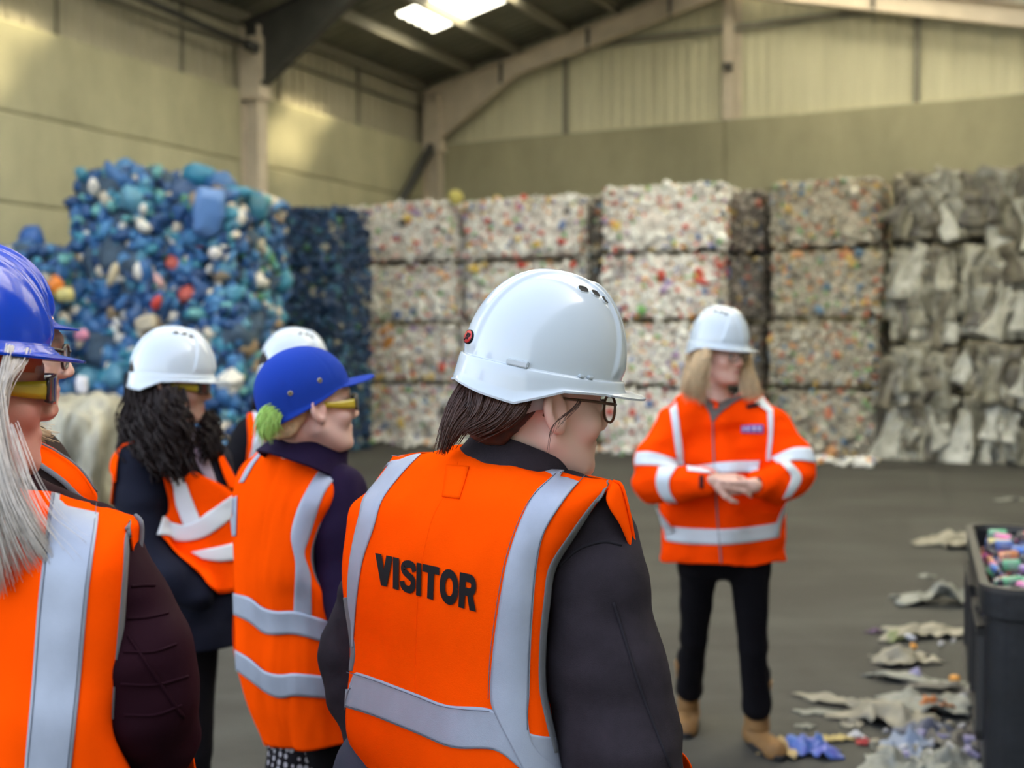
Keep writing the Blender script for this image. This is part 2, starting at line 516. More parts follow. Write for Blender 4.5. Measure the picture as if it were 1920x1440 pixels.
for v in (V_LEFT + 1.75, V_LEFT + 3.5, V_RIDGE - 1.0, V_RIDGE + 2.4): # dark stiffener cleats on the gable rafter
    z = roof_z(v); b.box(R(FR[4] - .03, v, z - .62), Uv * -.05, Vv * .05, (0, 0, .4))
link('cleats', b.mesh('cleats', M_dark), ce, kind='stuff')
# ------------------------------------------------------------------ implicit surfaces
def rc(p, a, b, ra, rb):
    a = np.asarray(a, float); b = np.asarray(b, float)
    ab = b - a; L = max(ab @ ab, 1e-12)
    t = np.clip(((p - a) @ ab) / L, 0, 1)
    return np.linalg.norm(p - a - t[:, None] * ab, axis=1) - (ra + (rb - ra) * t)
def ell(p, c, r):
    q = p - np.asarray(c, float); r = np.asarray(r, float)
    k0 = np.linalg.norm(q / r, axis=1); k1 = np.linalg.norm(q / (r * r), axis=1)
    return k0 * (k0 - 1) / np.maximum(k1, 1e-9)
def smin(a, b, k):
    h = np.clip(0.5 + 0.5 * (b - a) / k, 0, 1)
    return b * (1 - h) + a * h - k * h * (1 - h)
def smax(a, b, k): return -smin(-a, -b, k)
def within(p, c, r, fn):
    """fn near c, a safe lower bound elsewhere"""
    d = np.linalg.norm(p - np.asarray(c, float), axis=1)
    out = np.maximum(d - r, 0) + 0.06
    m = d < r
    if m.any(): out[m] = fn(p[m])
    return out

def surfnet(f, lo, hi, h):
    """sparse surface nets over the zero set of f"""
    B = 8; lo = np.asarray(lo, float); hi = np.asarray(hi, float)
    nb = np.maximum(1, np.ceil((hi - lo) / (B * h)).astype(int))
    I = np.stack(np.meshgrid(*[np.arange(k) for k in nb], indexing='ij'), -1).reshape(-1, 3)
    d = f(lo + (I + .5) * B * h)
    I = I[np.abs(d) < 1.15 * B * h]
    g = np.arange(B + 1); off = np.stack(np.meshgrid(g, g, g, indexing='ij'), -1).reshape(-1, 3)
    N = nb * B + 2
    enc = lambda c: (c[..., 0] * N[1] + c[..., 1]) * N[2] + c[..., 2]
    cid, cpos, quads = [], [], []
    C8 = np.array([[i, j, k] for i in (0, 1) for j in (0, 1) for k in (0, 1)])
    E = [(a, b) for a in range(8) for b in range(a + 1, 8) if np.abs(C8[a] - C8[b]).sum() == 1]
    for s in range(0, len(I), 400):
        Ib = I[s:s + 400]
        base = Ib[:, None, :] * B + off[None]
        Fv = f((lo + base * h).reshape(-1, 3)).reshape(len(Ib), B + 1, B + 1, B + 1)
        corner = np.stack([Fv[:, c[0]:c[0] + B, c[1]:c[1] + B, c[2]:c[2] + B] for c in C8], -1)
        ins = corner < 0
        act = ins.any(-1) & ~ins.all(-1)
        b_, i_, j_, k_ = np.nonzero(act)
        if len(b_) == 0: continue
        cv = corner[act]; cell = Ib[b_] * B + np.stack([i_, j_, k_], -1)
        acc = np.zeros((len(cv), 3)); cnt = np.zeros(len(cv))
        for a, b in E:
            m = (cv[:, a] < 0) != (cv[:, b] < 0)
            t = np.where(m, cv[:, a] / np.where(m, cv[:, a] - cv[:, b], 1), 0)
            acc += np.where(m[:, None], C8[a] + t[:, None] * (C8[b] - C8[a]), 0); cnt += m
        cid.append(enc(cell)); cpos.append(lo + (cell + acc / cnt[:, None]) * h)
        for ax in range(3):
            sl1 = [slice(0, B)] * 3; sl2 = list(sl1); sl2[ax] = slice(1, B + 1)
            A = Fv[(slice(None), *sl1)]; Bv = Fv[(slice(None), *sl2)]
            b_, i_, j_, k_ = np.nonzero((A < 0) != (Bv < 0))
            if len(b_) == 0: continue
            e = Ib[b_] * B + np.stack([i_, j_, k_], -1)
            o1, o2 = np.eye(3, dtype=int)[(ax + 1) % 3], np.eye(3, dtype=int)[(ax + 2) % 3]
            q = np.stack([enc(e), enc(e - o1), enc(e - o1 - o2), enc(e - o2)], -1)
            flip = A[b_, i_, j_, k_] >= 0
            q[flip] = q[flip][:, ::-1]
            quads.append(q)
    cid = np.concatenate(cid); cpos = np.concatenate(cpos); quads = np.concatenate(quads)
    o = np.argsort(cid); cid = cid[o]; cpos = cpos[o]
    ix = np.clip(np.searchsorted(cid, quads), 0, len(cid) - 1)
    ok = (cid[ix] == quads).all(1)
    return cpos, ix[ok]

def fast_mesh(name, V, Q, m, cols=None):
    me = bpy.data.meshes.new(name)
    nv, nf = len(V), len(Q); w = Q.shape[1]
    me.vertices.add(nv); me.vertices.foreach_set('co', np.asarray(V, np.float32).ravel())
    me.loops.add(nf * w); me.loops.foreach_set('vertex_index', np.asarray(Q, np.int32).ravel())
    me.polygons.add(nf)
    me.polygons.foreach_set('loop_start', np.arange(nf, dtype=np.int32) * w)
    me.polygons.foreach_set('loop_total', np.full(nf, w, dtype=np.int32))
    me.polygons.foreach_set('use_smooth', np.ones(nf, dtype=bool))
    for q in (m if isinstance(m, (list, tuple)) else [m]): me.materials.append(q)
    if cols is not None:
        ca = me.color_attributes.new('Col', 'FLOAT_COLOR', 'POINT')
        c4 = np.ones((nv, 4), np.float32); c4[:, :3] = cols
        ca.data.foreach_set('color', c4.ravel())
    me.update(); me.validate()
    return me

def implicit(name, f, lo, hi, h, m, colf=None):
    V, Q = surfnet(f, lo, hi, h)
    return fast_mesh(name, V, Q, m, None if colf is None else colf(V))

def bvh_of(*meshes):
    vs, fs = [], []
    for me in meshes:
        o = len(vs); vs += [v.co.copy() for v in me.vertices]; fs += [tuple(i + o for i in p.vertices) for p in me.polygons]
    return BVHTree.FromPolygons(vs, fs)

# ------------------------------------------------------------------ laying cloth pieces on a body
def cast(px, py, bvh, off=0.002, dguess=2.0, reach=0.12):
    """the surface point of a body seen at a pixel, lifted along its normal"""
    d = CR @ Vector(((px - 960.0) / F, -(py - 720.0) / F, -1.0)); d.normalize()
    hit, nrm, i, dist = bvh.ray_cast(CAM, d)
    if hit is None:
        q = W(px, py, dguess)
        hit, nrm, i, dist = bvh.find_nearest(q)
        if nrm is None: return q
    if nrm.dot(d) > 0: nrm = -nrm
    return hit + nrm * off

def relax(P, k=2, pin=True):
    """smooth jumps in a grid of points"""
    P = P.copy()
    for _ in range(k):
        Q = P.copy()
        Q[1:-1] = (P[:-2] + 2 * P[1:-1] + P[2:]) / 4
        Q[:, 1:-1] = (Q[:, :-2] + 2 * Q[:, 1:-1] + Q[:, 2:]) / 4
        P = Q
    return P

def grid_solid(name, P, m, thick, away=None):
    """grid of points -> a thin closed sheet; thickness goes behind the seen face"""
    nr, nc = P.shape[:2]
    du = np.gradient(P, axis=1); dv = np.gradient(P, axis=0)
    n = np.cross(du, dv); n /= np.maximum(np.linalg.norm(n, axis=-1, keepdims=True), 1e-9)
    camp = np.array(CAM) if away is None else np.array(away)
    s = np.sign(((camp - P) * n).sum(-1).mean())
    n = n * (s if s != 0 else 1)
    V = np.concatenate([P.reshape(-1, 3), (P - n * thick).reshape(-1, 3)])
    N = nr * nc
    f = grid_faces(nr, nc); g = [tuple(q + N for q in reversed(t)) for t in f]
    rim = []
    idx = lambda i, j: i * nc + j
    for j in range(nc - 1):
        for i, o in ((0, 1), (nr - 1, 0)):
            a, b = idx(i, j), idx(i, j + 1); rim.append((a, b, b + N, a + N) if not o else (b, a, a + N, b + N))
    for i in range(nr - 1):
        for j, o in ((0, 0), (nc - 1, 1)):
            a, b = idx(i, j), idx(i + 1, j); rim.append((a, b, b + N, a + N) if not o else (b, a, a + N, b + N))
    if s < 0:
        f = [tuple(reversed(t)) for t in f]; g = [tuple(reversed(t)) for t in g]; rim = [tuple(reversed(t)) for t in rim]
    return mesh(name, V, f + g + rim, m)

def strip(name, left, right, bvh, m, parent, off=0.003, thick=0.0015, n=40, mm=7, dg=2.0, sm=2, **k):
    """cloth strip between two lines traced on the body"""
    A, B = resample(left, n), resample(right, n)
    P = np.array([[cast(*(A[i] + (B[i] - A[i]) * j / (mm - 1)), bvh, off, dg) for j in range(mm)] for i in range(n)])
    return link(name, grid_solid(name, relax(P, sm), m, thick), parent, **k)

def cord(name, pts, bvh, m, parent, r=0.003, off=0.001, n=50, dg=2.0, nn=6, flat=1.0, **k):
    A = resample(pts, n)
    P = np.array([cast(*a, bvh, off, dg) for a in A])
    for _ in range(2): P[1:-1] = (P[:-2] + 2 * P[1:-1] + P[2:]) / 4
    vs, fs = tube_geo(P, r, nn, True, flat)
    return link(name, mesh(name, vs, fs, m), parent, **k)

class Panel:
    """a cloth panel through rows of traced points; each row has its edge depths and its bulge"""
    def __init__(s, rows, n=70, mm=60, pw=0.5, fold=0.0, seed=1, fscale=9, fst=(1, 1, .35)):
        pts = []
        for poly, dl, dr, bul in rows:
            q = resample(poly, mm); u = np.linspace(-1, 1, mm)
            prof = np.maximum(1 - u * u, 0) ** pw
            d = dl + (dr - dl) * (u + 1) / 2 - bul * prof
            pts.append(np.array([W(q[j, 0], q[j, 1], d[j]) for j in range(mm)]))
        pts = np.array(pts)
        s.P = np.stack([catmull(pts[:, j], n) for j in range(mm)], axis=1)
        if fold:
            du = np.gradient(s.P, axis=1); dv = np.gradient(s.P, axis=0)
            nn = np.cross(du, dv); nn /= np.maximum(np.linalg.norm(nn, axis=-1, keepdims=True), 1e-9)
            w = np.minimum(1, 4 * (1 - np.abs(np.linspace(-1, 1, mm))))[None, :]
            q = s.P.reshape(-1, 3) * np.array(fst)
            z = fbm(q, fscale, seed, 3).reshape(n, mm)
            s.P = s.P + nn * (z * w * fold)[..., None]
    def mesh(s, name, m, thick=0.003):
        return grid_solid(name, s.P, m, thick)
def grid_bvh(*Ps):
    vs, fs = [], []
    for P in Ps:
        nr, nc = P.shape[:2]; o = len(vs)
        vs += [Vector(q) for q in P.reshape(-1, 3)]; fs += grid_faces(nr, nc, False, o)
    return BVHTree.FromPolygons(vs, fs)

def _ribbon(pts, w):
    P = np.array(pts, float); t = np.gradient(P, axis=0); t /= np.linalg.norm(t, axis=1, keepdims=True)
    nn = np.stack([-t[:, 1], t[:, 0]], -1) * w / 2
    V = np.stack([P - nn, P, P + nn], 1).reshape(-1, 2)
    return V, grid_faces(len(P), 3)
def _line(a, b, n=14): return [np.array(a) + (np.array(b) - np.array(a)) * t for t in np.linspace(0, 1, n)]
def _poly4(a, b, c, d, n=12):
    a, b, c, d = map(np.array, (a, b, c, d)); V = []
    for i in range(n):
        t = i / (n - 1); l = a + (d - a) * t; r = b + (c - b) * t
        for j in range(4): V.append(l + (r - l) * j / 3)
    return np.array(V), grid_faces(n, 4)
def _arc(c, rx, ry, a0, a1, n=22, p=1.0):
    return [(c[0] + rx * math.copysign(abs(math.cos(a)) ** p, math.cos(a)), c[1] + ry * math.copysign(abs(math.sin(a)) ** p, math.sin(a))) for a in np.linspace(rad(a0), rad(a1), n)]
def block_letter(ch):
    """heavy sans capitals as filled ribbons: (list of (verts, faces), advance)"""
    w = .27
    if ch == 'V': return [_poly4((0, 1), (.29, 1), (.53, 0), (.27, 0)), _poly4((.51, 1), (.80, 1), (.53, 0), (.27, 0))], .82
    if ch == 'I': return [_poly4((0, 1), (w, 1), (w, 0), (0, 0))], .33
    if ch == 'T': return [_poly4((0, 1), (.76, 1), (.76, .77), (0, .77), 4), _poly4((.245, .8), (.515, .8), (.515, 0), (.245, 0))], .79
    if ch == 'O': return [_ribbon(_arc((.43, .5), .30, .385, 0, 360, 48, .92), .25)], .89
    if ch == 'S': return [_ribbon(catmull([(.66, .70), (.58, .855), (.38, .895), (.175, .82), (.165, .66), (.36, .545), (.56, .45), (.60, .28), (.50, .14), (.33, .105), (.15, .16), (.09, .32)], 50), .225)], .78
    if ch == 'R': return [_poly4((0, 1), (w, 1), (w, 0), (0, 0)), _ribbon(_line((.14, .885), (.46, .885), 8) + _arc((.46, .69), .185, .195, 85, -85, 18) + _line((.42, .495), (.14, .495), 8), .23), _poly4((.34, .48), (.60, .48), (.80, 0), (.50, 0))], .84
def lettering(name, text, quad, bvh, m, parent, off=0.0035, split=None, dg=1.6, **k):
    """flat print: heavy capitals laid on the cloth inside a traced quad (tl, tr, br, bl)"""
    x = 0; V, fs = [], []
    for ch in text:
        parts, adv = block_letter(ch)
        for v, f in parts:
            o = len(V); V += [(q[0] + x, q[1]) for q in v]; fs += [tuple(i + o for i in t) for t in f]
        x += adv
    V = np.array(V); x1 = V[:, 0].max()
    tl, tr, br, bl = [np.array(q, float) for q in quad]
    pts = []
    for vx, vy in V:
        s = vx / x1
        if split: s = float(np.interp(s, split[0], split[1]))
        q = (tl * (1 - s) + tr * s) * vy + (bl * (1 - s) + br * s) * (1 - vy)
        pts.append(cast(q[0], q[1], bvh, off, dg))
    out = []
    for f in fs:
        a, b, c = (Vector(pts[i]) for i in f[:3])
        nrm = (b - a).cross(c - a)
        out.append(f if nrm.dot(CAM - a) > 0 else tuple(reversed(f)))
    return link(name, mesh(name, pts, out, m), parent, **k)
# ------------------------------------------------------------------ a head: forward +Y, up +Z, right +X
def head_sdf(p, s=1.0, nose=1.0):
    p = p / s
    x = np.abs(p[:, 0]); q = np.stack([x, p[:, 1], p[:, 2]], -1)     # mirrored
    d = ell(p, (0, -.018, .036), (.074, .095, .086))
    d = smin(d, ell(p, (0, .022, -.022), (.063, .069, .088)), .03)
    d = smin(d, ell(p, (0, .036, -.077), (.046, .050, .036)), .028)
    d = smin(d, rc(p, (-.012, .076, -.098), (.012, .076, -.098), .014, .014), .02)     # chin
    d = smin(d, rc(q, (.057, -.004, -.05), (.032, .05, -.092), .018, .017), .025)       # jaw line
    d = smin(d, ell(q, (.043, .057, -.03), (.022, .022, .02)), .022)                    # cheek
    d = smin(d, rc(q, (.006, .083, .022), (.042, .070, .020), .011, .009), .014)        # brow
    d = smax(d, -ell(q, (.031, .100, -.001), (.019, .018, .013)), .012)                 # eye socket
    d = smin(d, ell(q, (.031, .0735, -.002), (.0145, .0125, .0125)), .004)              # lids over the eyeball
    d = smin(d, rc(p, (0, .084, .012), (0, .104 * nose + .006 * (1 - nose), -.030), .0075, .0105), .010)  # nose
    d = smin(d, ell(q, (.0105, .096, -.035), (.0085, .010, .0075)), .006)               # nostrils
    d = smin(d, ell(p, (0, .082, -.060), (.024, .0125, .0065)), .006)                   # lips
    d = smin(d, ell(p, (0, .081, -.0715), (.020, .0125, .0072)), .006)
    d = smax(d, -rc(p, (-.022, .094, -.0655), (.022, .094, -.0655), .0022, .0022), .003)
    # ears
    e = np.stack([x - .0825, (p[:, 1] + .012) * .96 + (p[:, 2] + .006) * .26, (p[:, 2] + .006) * .96 - (p[:, 1] + .012) * .26], -1)
    a = .40; e = np.stack([e[:, 0] * math.cos(a) + e[:, 1] * math.sin(a), -e[:, 0] * math.sin(a) + e[:, 1] * math.cos(a), e[:, 2]], -1)
    ear = ell(e, (0, 0, 0), (.0105, .0205, .0335))
    ear = smax(ear, -ell(e, (.0100, .002, .003), (.0105, .0135, .0225)), .003)
    ear = smin(ear, ell(e, (.002, .013, -.008), (.006, .0045, .007)), .005)             # tragus
    ear = smin(ear, rc(e, (.001, -.009, .010), (.001, -.005, -.010), .0035, .003), .004)  # antihelix
    ear = smin(ear, ell(e, (-.001, .006, -.027), (.0055, .009, .0085)), .006)           # lobe
    d = smin(d, ell(q, (.073, -.004, -.008), (.012, .014, .022)), .010)
    d = smin(d, ear, .004)
    return d * s
def head_cols(p, base, lip=(.55, .22, .2), s=1.0):
    p = p / s
    c = np.tile(np.array(base, float), (len(p), 1))
    def blend(w, col): c[:] = c * (1 - w[:, None]) + np.array(col) * w[:, None]
    b = np.array(base)
    def blob(cx, cy, cz, r): return np.exp(-(((np.abs(p[:, 0]) - cx) ** 2 + (p[:, 1] - cy) ** 2 + (p[:, 2] - cz) ** 2) / (r * r)))
    blend(.35 * blob(.045, .065, -.03, .025), b * np.array([1.0, .72, .68]))
    blend(.4 * blob(0, .105, -.03, .016), b * np.array([1.0, .75, .7]))
    blend(.45 * blob(.075, -.012, -.006, .03), b * np.array([1.0, .70, .62]))
    m = np.clip(1.4 - ((p[:, 0] / .022) ** 2 + ((p[:, 2] + .066) / .011) ** 2), 0, 1) * (p[:, 1] > .07); blend(m * .75, lip)
    m = np.clip(1.3 - (((np.abs(p[:, 0]) - .033) / .020) ** 2 + ((p[:, 2] - .021 + (np.abs(p[:, 0]) - .033) ** 2 * 8) / .0045) ** 2), 0, 1) * (p[:, 1] > .05); blend(m * .6, b * .28)
    return c

def hand_prims(wrist, fwd, palm, s=1.0, curl=0.5, side=1):
    """round cones of a hand: wrist point, finger direction, palm normal (towards the gripping side); side +1 puts the thumb on +(fwd x palm)"""
    f = Vector(fwd).normalized(); n = Vector(palm); n = (n - f * n.dot(f)).normalized(); t = f.cross(n) * side
    w = Vector(wrist); P = []
    L = lambda a, b, c: w + (f * a + t * b + n * c) * s
    for b in (-.028, -.010, .008, .026):
        P.append((L(.005, b * .55, 0), L(.082, b, 0), .013 * s, .0105 * s))
    fin = [(-.031, .064, .0072), (-.011, .080, .0082), (.010, .086, .0085), (.030, .076, .0082)]
    for b, ln, r in fin:
        c = L(.085, b, 0); ang = 0
        for seg, fr, rr in ((.45, .55, 1.0), (.31, .95, .92), (.24, .7, .82)):
            ang += curl * fr
            dirv = f * math.cos(ang) + n * math.sin(ang)
            e = c + dirv * ln * seg * s; P.append((c, e, r * rr * s, r * rr * .92 * s)); c = e
    c = L(.022, .026, .006); e = L(.052, .050, .018 + .012 * curl); P.append((c, e, .014 * s, .0105 * s))
    g = L(.078, .055, .030 + .02 * curl); P.append((e, g, .0105 * s, .0095 * s)); P.append((g, L(.098, .050, .044 + .02 * curl), .0095 * s, .0078 * s))
    return P
def chain_sdf(P, k=.008):
    def f(p):
        d = None
        for a, b, ra, rb in P:
            q = rc(p, a, b, ra, rb); d = q if d is None else smin(d, q, k)
        return d
    return f
def tubes_sdf(chain, k=.03):
    """smooth chain: list of (point, radius)"""
    return chain_sdf([(chain[i][0], chain[i + 1][0], chain[i][1], chain[i + 1][1]) for i in range(len(chain) - 1)], k)

class Head:
    def __init__(s, c, yaw, pitch=0, roll=0, scale=1.0):
        s.c = Vector(c); s.R = (Matrix.Rotation(rad(yaw), 3, 'Z') @ Matrix.Rotation(rad(pitch), 3, 'X') @ Matrix.Rotation(rad(roll), 3, 'Y')); s.s = scale
        s.Rn = np.array(s.R)
    def to(s, p): return s.c + s.R @ (Vector(p) * s.s)
    def loc(s, p): return (p - np.array(s.c)) @ s.Rn
    def m4(s): return Matrix.Translation(s.c) @ s.R.to_4x4() @ Matrix.Scale(s.s, 4)
    def obj(s, name, me, parent, **k):
        """a head-space mesh set on this head, as a child of parent"""
        me2 = me if s.s == 1.0 else me
        o = bpy.data.objects.new(name, me2); COL.objects.link(o); o.parent = parent
        o.matrix_parent_inverse = world_of(parent).inverted(); o.matrix_basis = s.m4()
        return tag(o, **k)

def figure_body(name, H, neck, rest, parent, m, base, h=0.004, hands=(), lo=None, hi=None, nose=1.0):
    """one continuous skin surface: head, neck, trunk, arms, hands, legs"""
    rest = list(rest)
    hc = np.array(H.c)
    pts = [np.array(q) for a, b, ra, rb in rest for q in (np.array(a) - max(ra, rb) - .02, np.array(b) - max(ra, rb) - .02, np.array(a) + max(ra, rb) + .02, np.array(b) + max(ra, rb) + .02)]
    pts += [hc - .17, hc + .17]
    for hd in hands:
        for a, b, ra, rb in hd: pts += [np.array(a) - .03, np.array(a) + .03, np.array(b) - .03, np.array(b) + .03]
    lo_ = np.min(pts, 0); hi_ = np.max(pts, 0)
    fr = chain_sdf(rest, .012)
    hf = [(np.mean([np.array(a) for a, b, c, d in hd], 0), chain_sdf(hd, .006)) for hd in hands]
    def f(p):
        d = fr(p)
        hd = within(p, hc, .19, lambda q: head_sdf(H.loc(q), H.s, nose))
        d = smin(d, hd, .018)
        for c, g in hf: d = smin(d, within(p, c, .16, g), .012)
        return d
    V, Q = surfnet(f, lo_, hi_, h)
    cols = head_cols(H.loc(V), base, s=H.s)
    return link(name, fast_mesh(name, V, Q, m, cols), parent)
# ------------------------------------------------------------------ materials of clothes and skin
M_skin = mat('skin', (.75, .5, .42), .5, attr='Col', bump=.04, bscale=400)
M_skin.node_tree.nodes['Principled BSDF'].inputs['Subsurface Weight'].default_value = .12
M_skin.node_tree.nodes['Principled BSDF'].inputs['Subsurface Radius'].default_value = (.012, .005, .003)
M_orange = mat('orange_hivis', (1.0, .078, .0015), .85, spec=.0, weave=.5, wscale=700, var=.04, vscale=8)
M_orange_j = mat('orange_jacket', (1.0, .062, .002), .8, spec=.0, weave=.3, wscale=500)
M_tape = mat('reflective_tape', (.34, .375, .46), .5, metal=.2, weave=.25, wscale=900, var=.05, vscale=30)
M_tape_w = mat('reflective_tape_white', (.62, .67, .72), .5, weave=.2, wscale=900)
M_bind = mat('grey_binding', (.15, .155, .17), .8, weave=.6, wscale=900)
M_stitch = mat('stitch', (.10, .11, .14), .9)
M_print = mat('black_print', (.012, .011, .012), .65, spec=.12)
M_denim = mat('charcoal_denim', (.029, .023, .029), .9, spec=.12, weave=1.0, wscale=1100, var=.25, vscale=14)
M_seam = mat('denim_seam', (.022, .019, .024), .9, spec=.12, weave=.6)
M_maroon = mat('maroon_quilt', (.017, .0035, .008), .8, spec=.08, sheen=.0, weave=.3, wscale=600)
M_navy = mat('navy_coat', (.008, .009, .018), .85, spec=.12, weave=.4)
M_purple = mat('dark_purple_coat', (.016, .008, .032), .85, spec=.12, weave=.4)
M_black = mat('black_cloth', (.006, .005, .007), .9, spec=.12, weave=.4)
M_brown = mat('dark_brown_top', (.028, .018, .016), .9, spec=.12, weave=.4)
M_boot = mat('tan_boot', (.23, .115, .035), .7, var=.15, vscale=15)
M_sole = mat('dark_sole', (.012, .010, .010), .8)
M_helm_w = mat('white_hard_hat', (.53, .585, .63), .2, coat=.4)
M_helm_b = mat('blue_hard_hat', (.003, .042, .44), .2, coat=.1, spec=.3)
M_cap = mat('blue_cap_cloth', (.012, .045, .33), .85, spec=.1, weave=.5)
M_strap = mat('grey_strap', (.45, .46, .47), .35, alpha=.75)
M_slot = mat('dark_opening', (.02, .018, .016), .9)
M_red = mat('red_badge', (.55, .02, .02), .4)
M_hair_d = mat('dark_brown_hair', (.055, .022, .014), .45, spec=.35, var=.35, vscale=60)
M_hair_k = mat('black_brown_hair', (.012, .006, .005), .6, spec=.2, var=.3, vscale=60)
M_hair_s = mat('silver_hair', (.62, .56, .50), .38, var=.22, vscale=90)
M_hair_b = mat('blonde_hair', (.62, .45, .26), .45, var=.3, vscale=60)
M_hair_g = mat('green_hair', (.42, .66, .15), .5, var=.25, vscale=60)
M_frame = mat('brown_frame', (.10, .045, .02), .3, coat=.3)
M_frame_k = mat('dark_frame', (.02, .016, .018), .3, coat=.3)
M_lens = mat('clear_lens', (.85, .85, .85), .03, alpha=.18)
M_lens_y = mat('yellow_lens', (.60, .45, .03), .12, alpha=.86, coat=.5)
M_lens_d = mat('smoke_lens', (.04, .03, .035), .06, alpha=.72, coat=.5)
M_eye = mat('eyeball', (.75, .72, .68), .15)
M_iris = mat('iris', (.05, .04, .03), .15)
M_metal = mat('dull_brass', (.35, .30, .18), .4, metal=.8)
M_shirt = mat('pale_shirt', (.38, .30, .36), .8)
M_liner = mat('orange_liner', (.55, .12, .05), .6)
M_jean = mat('dark_jeans', (.03, .035, .06), .85, weave=.6)

SK_PALE = (.74, .50, .42); SK_PINK = (.66, .33, .27); SK_TAN = (.60, .36, .27)

# ------------------------------------------------------------------ hard hats, in head space
def hat_surface(phi, th, s):
    """point of the shell dome: azimuth phi (0 = front), th 0 top .. pi/2 rim"""
    sn = math.sin(th) ** s['ex']; cs = math.cos(th)
    x = s['ax'] * sn * math.sin(phi); y = s['by'] * sn * math.cos(phi) + s['cy']
    z = s['z0'] + s['c'] * cs ** s.get('ez', 1.0)
    n = Vector((x / s['ax'] ** 2, (y - s['cy']) / s['by'] ** 2, (z - s['z0']) / s['c'] ** 2)).normalized()
    d = 0.0
    sm = lambda e, w: 1 / (1 + math.exp(max(-40, min(40, e / w))))
    fade = sm(th - 1.50, .03)
    if s['ribs'] == 'evo':
        if th > .05 or True:
            d += .0042 * sm(abs(x) - .020, .0009) * fade
        ap = abs(math.degrees(math.atan2(math.sin(phi), math.cos(phi))))
        line = 34 + 20 * max(0, (math.degrees(th) - 40) / 50)
        d += .0050 * sm(ap - line, .55) * sm(.36 - th, .025) * fade
    elif s['ribs'] == 'keel':
        d += .006 * sm(abs(x) - .014, .0015) * fade
        d += .004 * sm(abs(abs(x) - .040) - .007, .0015) * fade * sm(.3 - th, .05)
    elif s['ribs'] == 'seams':
        ap = math.degrees(phi) % 60
        d -= .0012 * math.exp(-(min(ap, 60 - ap) / 2.0) ** 2) * math.sin(th)
    return Vector((x, y, z)) + n * d, n
def hat_mesh(name, s, m, nphi=120):
    V = []; rows = None
    for j in range(nphi):
        phi = -math.pi + 2 * math.pi * j / nphi
        col = []
        for i in range(s.get('nth', 44)):
            th = .03 + (math.pi / 2 - .03) * i / (s.get('nth', 44) - 1)
            col.append(hat_surface(phi, th, s)[0])
        e = col[-1]
        out = Vector((math.sin(phi) * s['by'], math.cos(phi) * s['ax'], 0)).normalized()
        ap = abs(phi)
        zl = s['z0'] - float(np.interp(math.degrees(ap), s['skirt'][0], s['skirt'][1]))
        if s['ledge']:
            col.append(e + out * s['ledge'] * .25 + Vector((0, 0, .0008))); col.append(e + out * s['ledge'] * .85 + Vector((0, 0, -.0002)))
            col.append(e + out * s['ledge'] * 1.08 + Vector((0, 0, -.0022)))
        b0 = col[-1]
        for q in (.3, .65, 1.0):
            p = b0 + out * (s['flare'] * q); p.z = b0.z + (zl - b0.z) * q; col.append(p)
        L = s['brim'] * max(0.0, math.cos(min(ap / rad(s['bw']), 1) * math.pi / 2)) ** s.get('bp', .75) + s['lip']
        b1 = col[-1]
        for q in (.25, .55, .85, 1.0):
            fwd = (out * .35 + Vector((0, 1, 0)) * .65 if L > s['lip'] + .004 else out).normalized()
            col.append(b1 + fwd * (L * q) + Vector((0, 0, -s['droop'] * L * q)))
        V.append(col)
    nr = len(V[0])
    vs = [V[j][i] for i in range(nr) for j in range(nphi)]
    fs = [tuple(reversed(t)) for t in grid_faces(nr, nphi, True)]
    top = len(vs); vs.append(hat_surface(0, 0.0, s)[0]); fs += [(top, j, (j + 1) % nphi) for j in range(nphi)]
    me = mesh(name, vs, fs, m)
    bm = bmesh.new(); bm.from_mesh(me); bmesh.ops.recalc_face_normals(bm, faces=bm.faces)
    # thickness: duplicate inward
    bm.normal_update()
    inner = {v: bm.verts.new(v.co - v.normal * .003) for v in list(bm.verts)}
    for f in list(bm.faces):
        g = bm.faces.new([inner[v] for v in reversed(f.verts)]); g.smooth = True
    for e in [e for e in bm.edges if e.is_boundary and e.verts[0] in inner and e.verts[1] in inner]:
        a, b = e.verts
        bm.faces.new((a, b, inner[b], inner[a]))
    bmesh.ops.recalc_face_normals(bm, faces=bm.faces)
    bm.to_mesh(me); bm.free(); me.materials.clear(); me.materials.append(m)
    return me
EVO = dict(ax=.103, by=.121, cy=-.006, z0=.047, c=.140, ex=.90, ribs='evo', ledge=.005, flare=.004, brim=.036, bw=62, lip=.002, droop=.12,
           skirt=([0, 50, 75, 95, 125, 150, 180], [.014, .016, .017, .020, .048, .044, .036]))
KEEL = dict(ax=.104, by=.124, cy=-.010, z0=.045, c=.114, ex=.9, ribs='keel', ledge=.004, flare=.008, brim=.026, bw=70, lip=.006, droop=.18,
            skirt=([0, 60, 100, 140, 180], [.008, .010, .012, .016, .018]))
CAP = dict(ax=.092, by=.110, cy=-.012, z0=.035, c=.100, ex=.95, ribs='seams', ledge=0, flare=.001, brim=.062, bw=50, lip=.001, droop=.10, bp=.45,
           skirt=([0, 60, 100, 140, 180], [.004, .010, .030, .050, .055]))
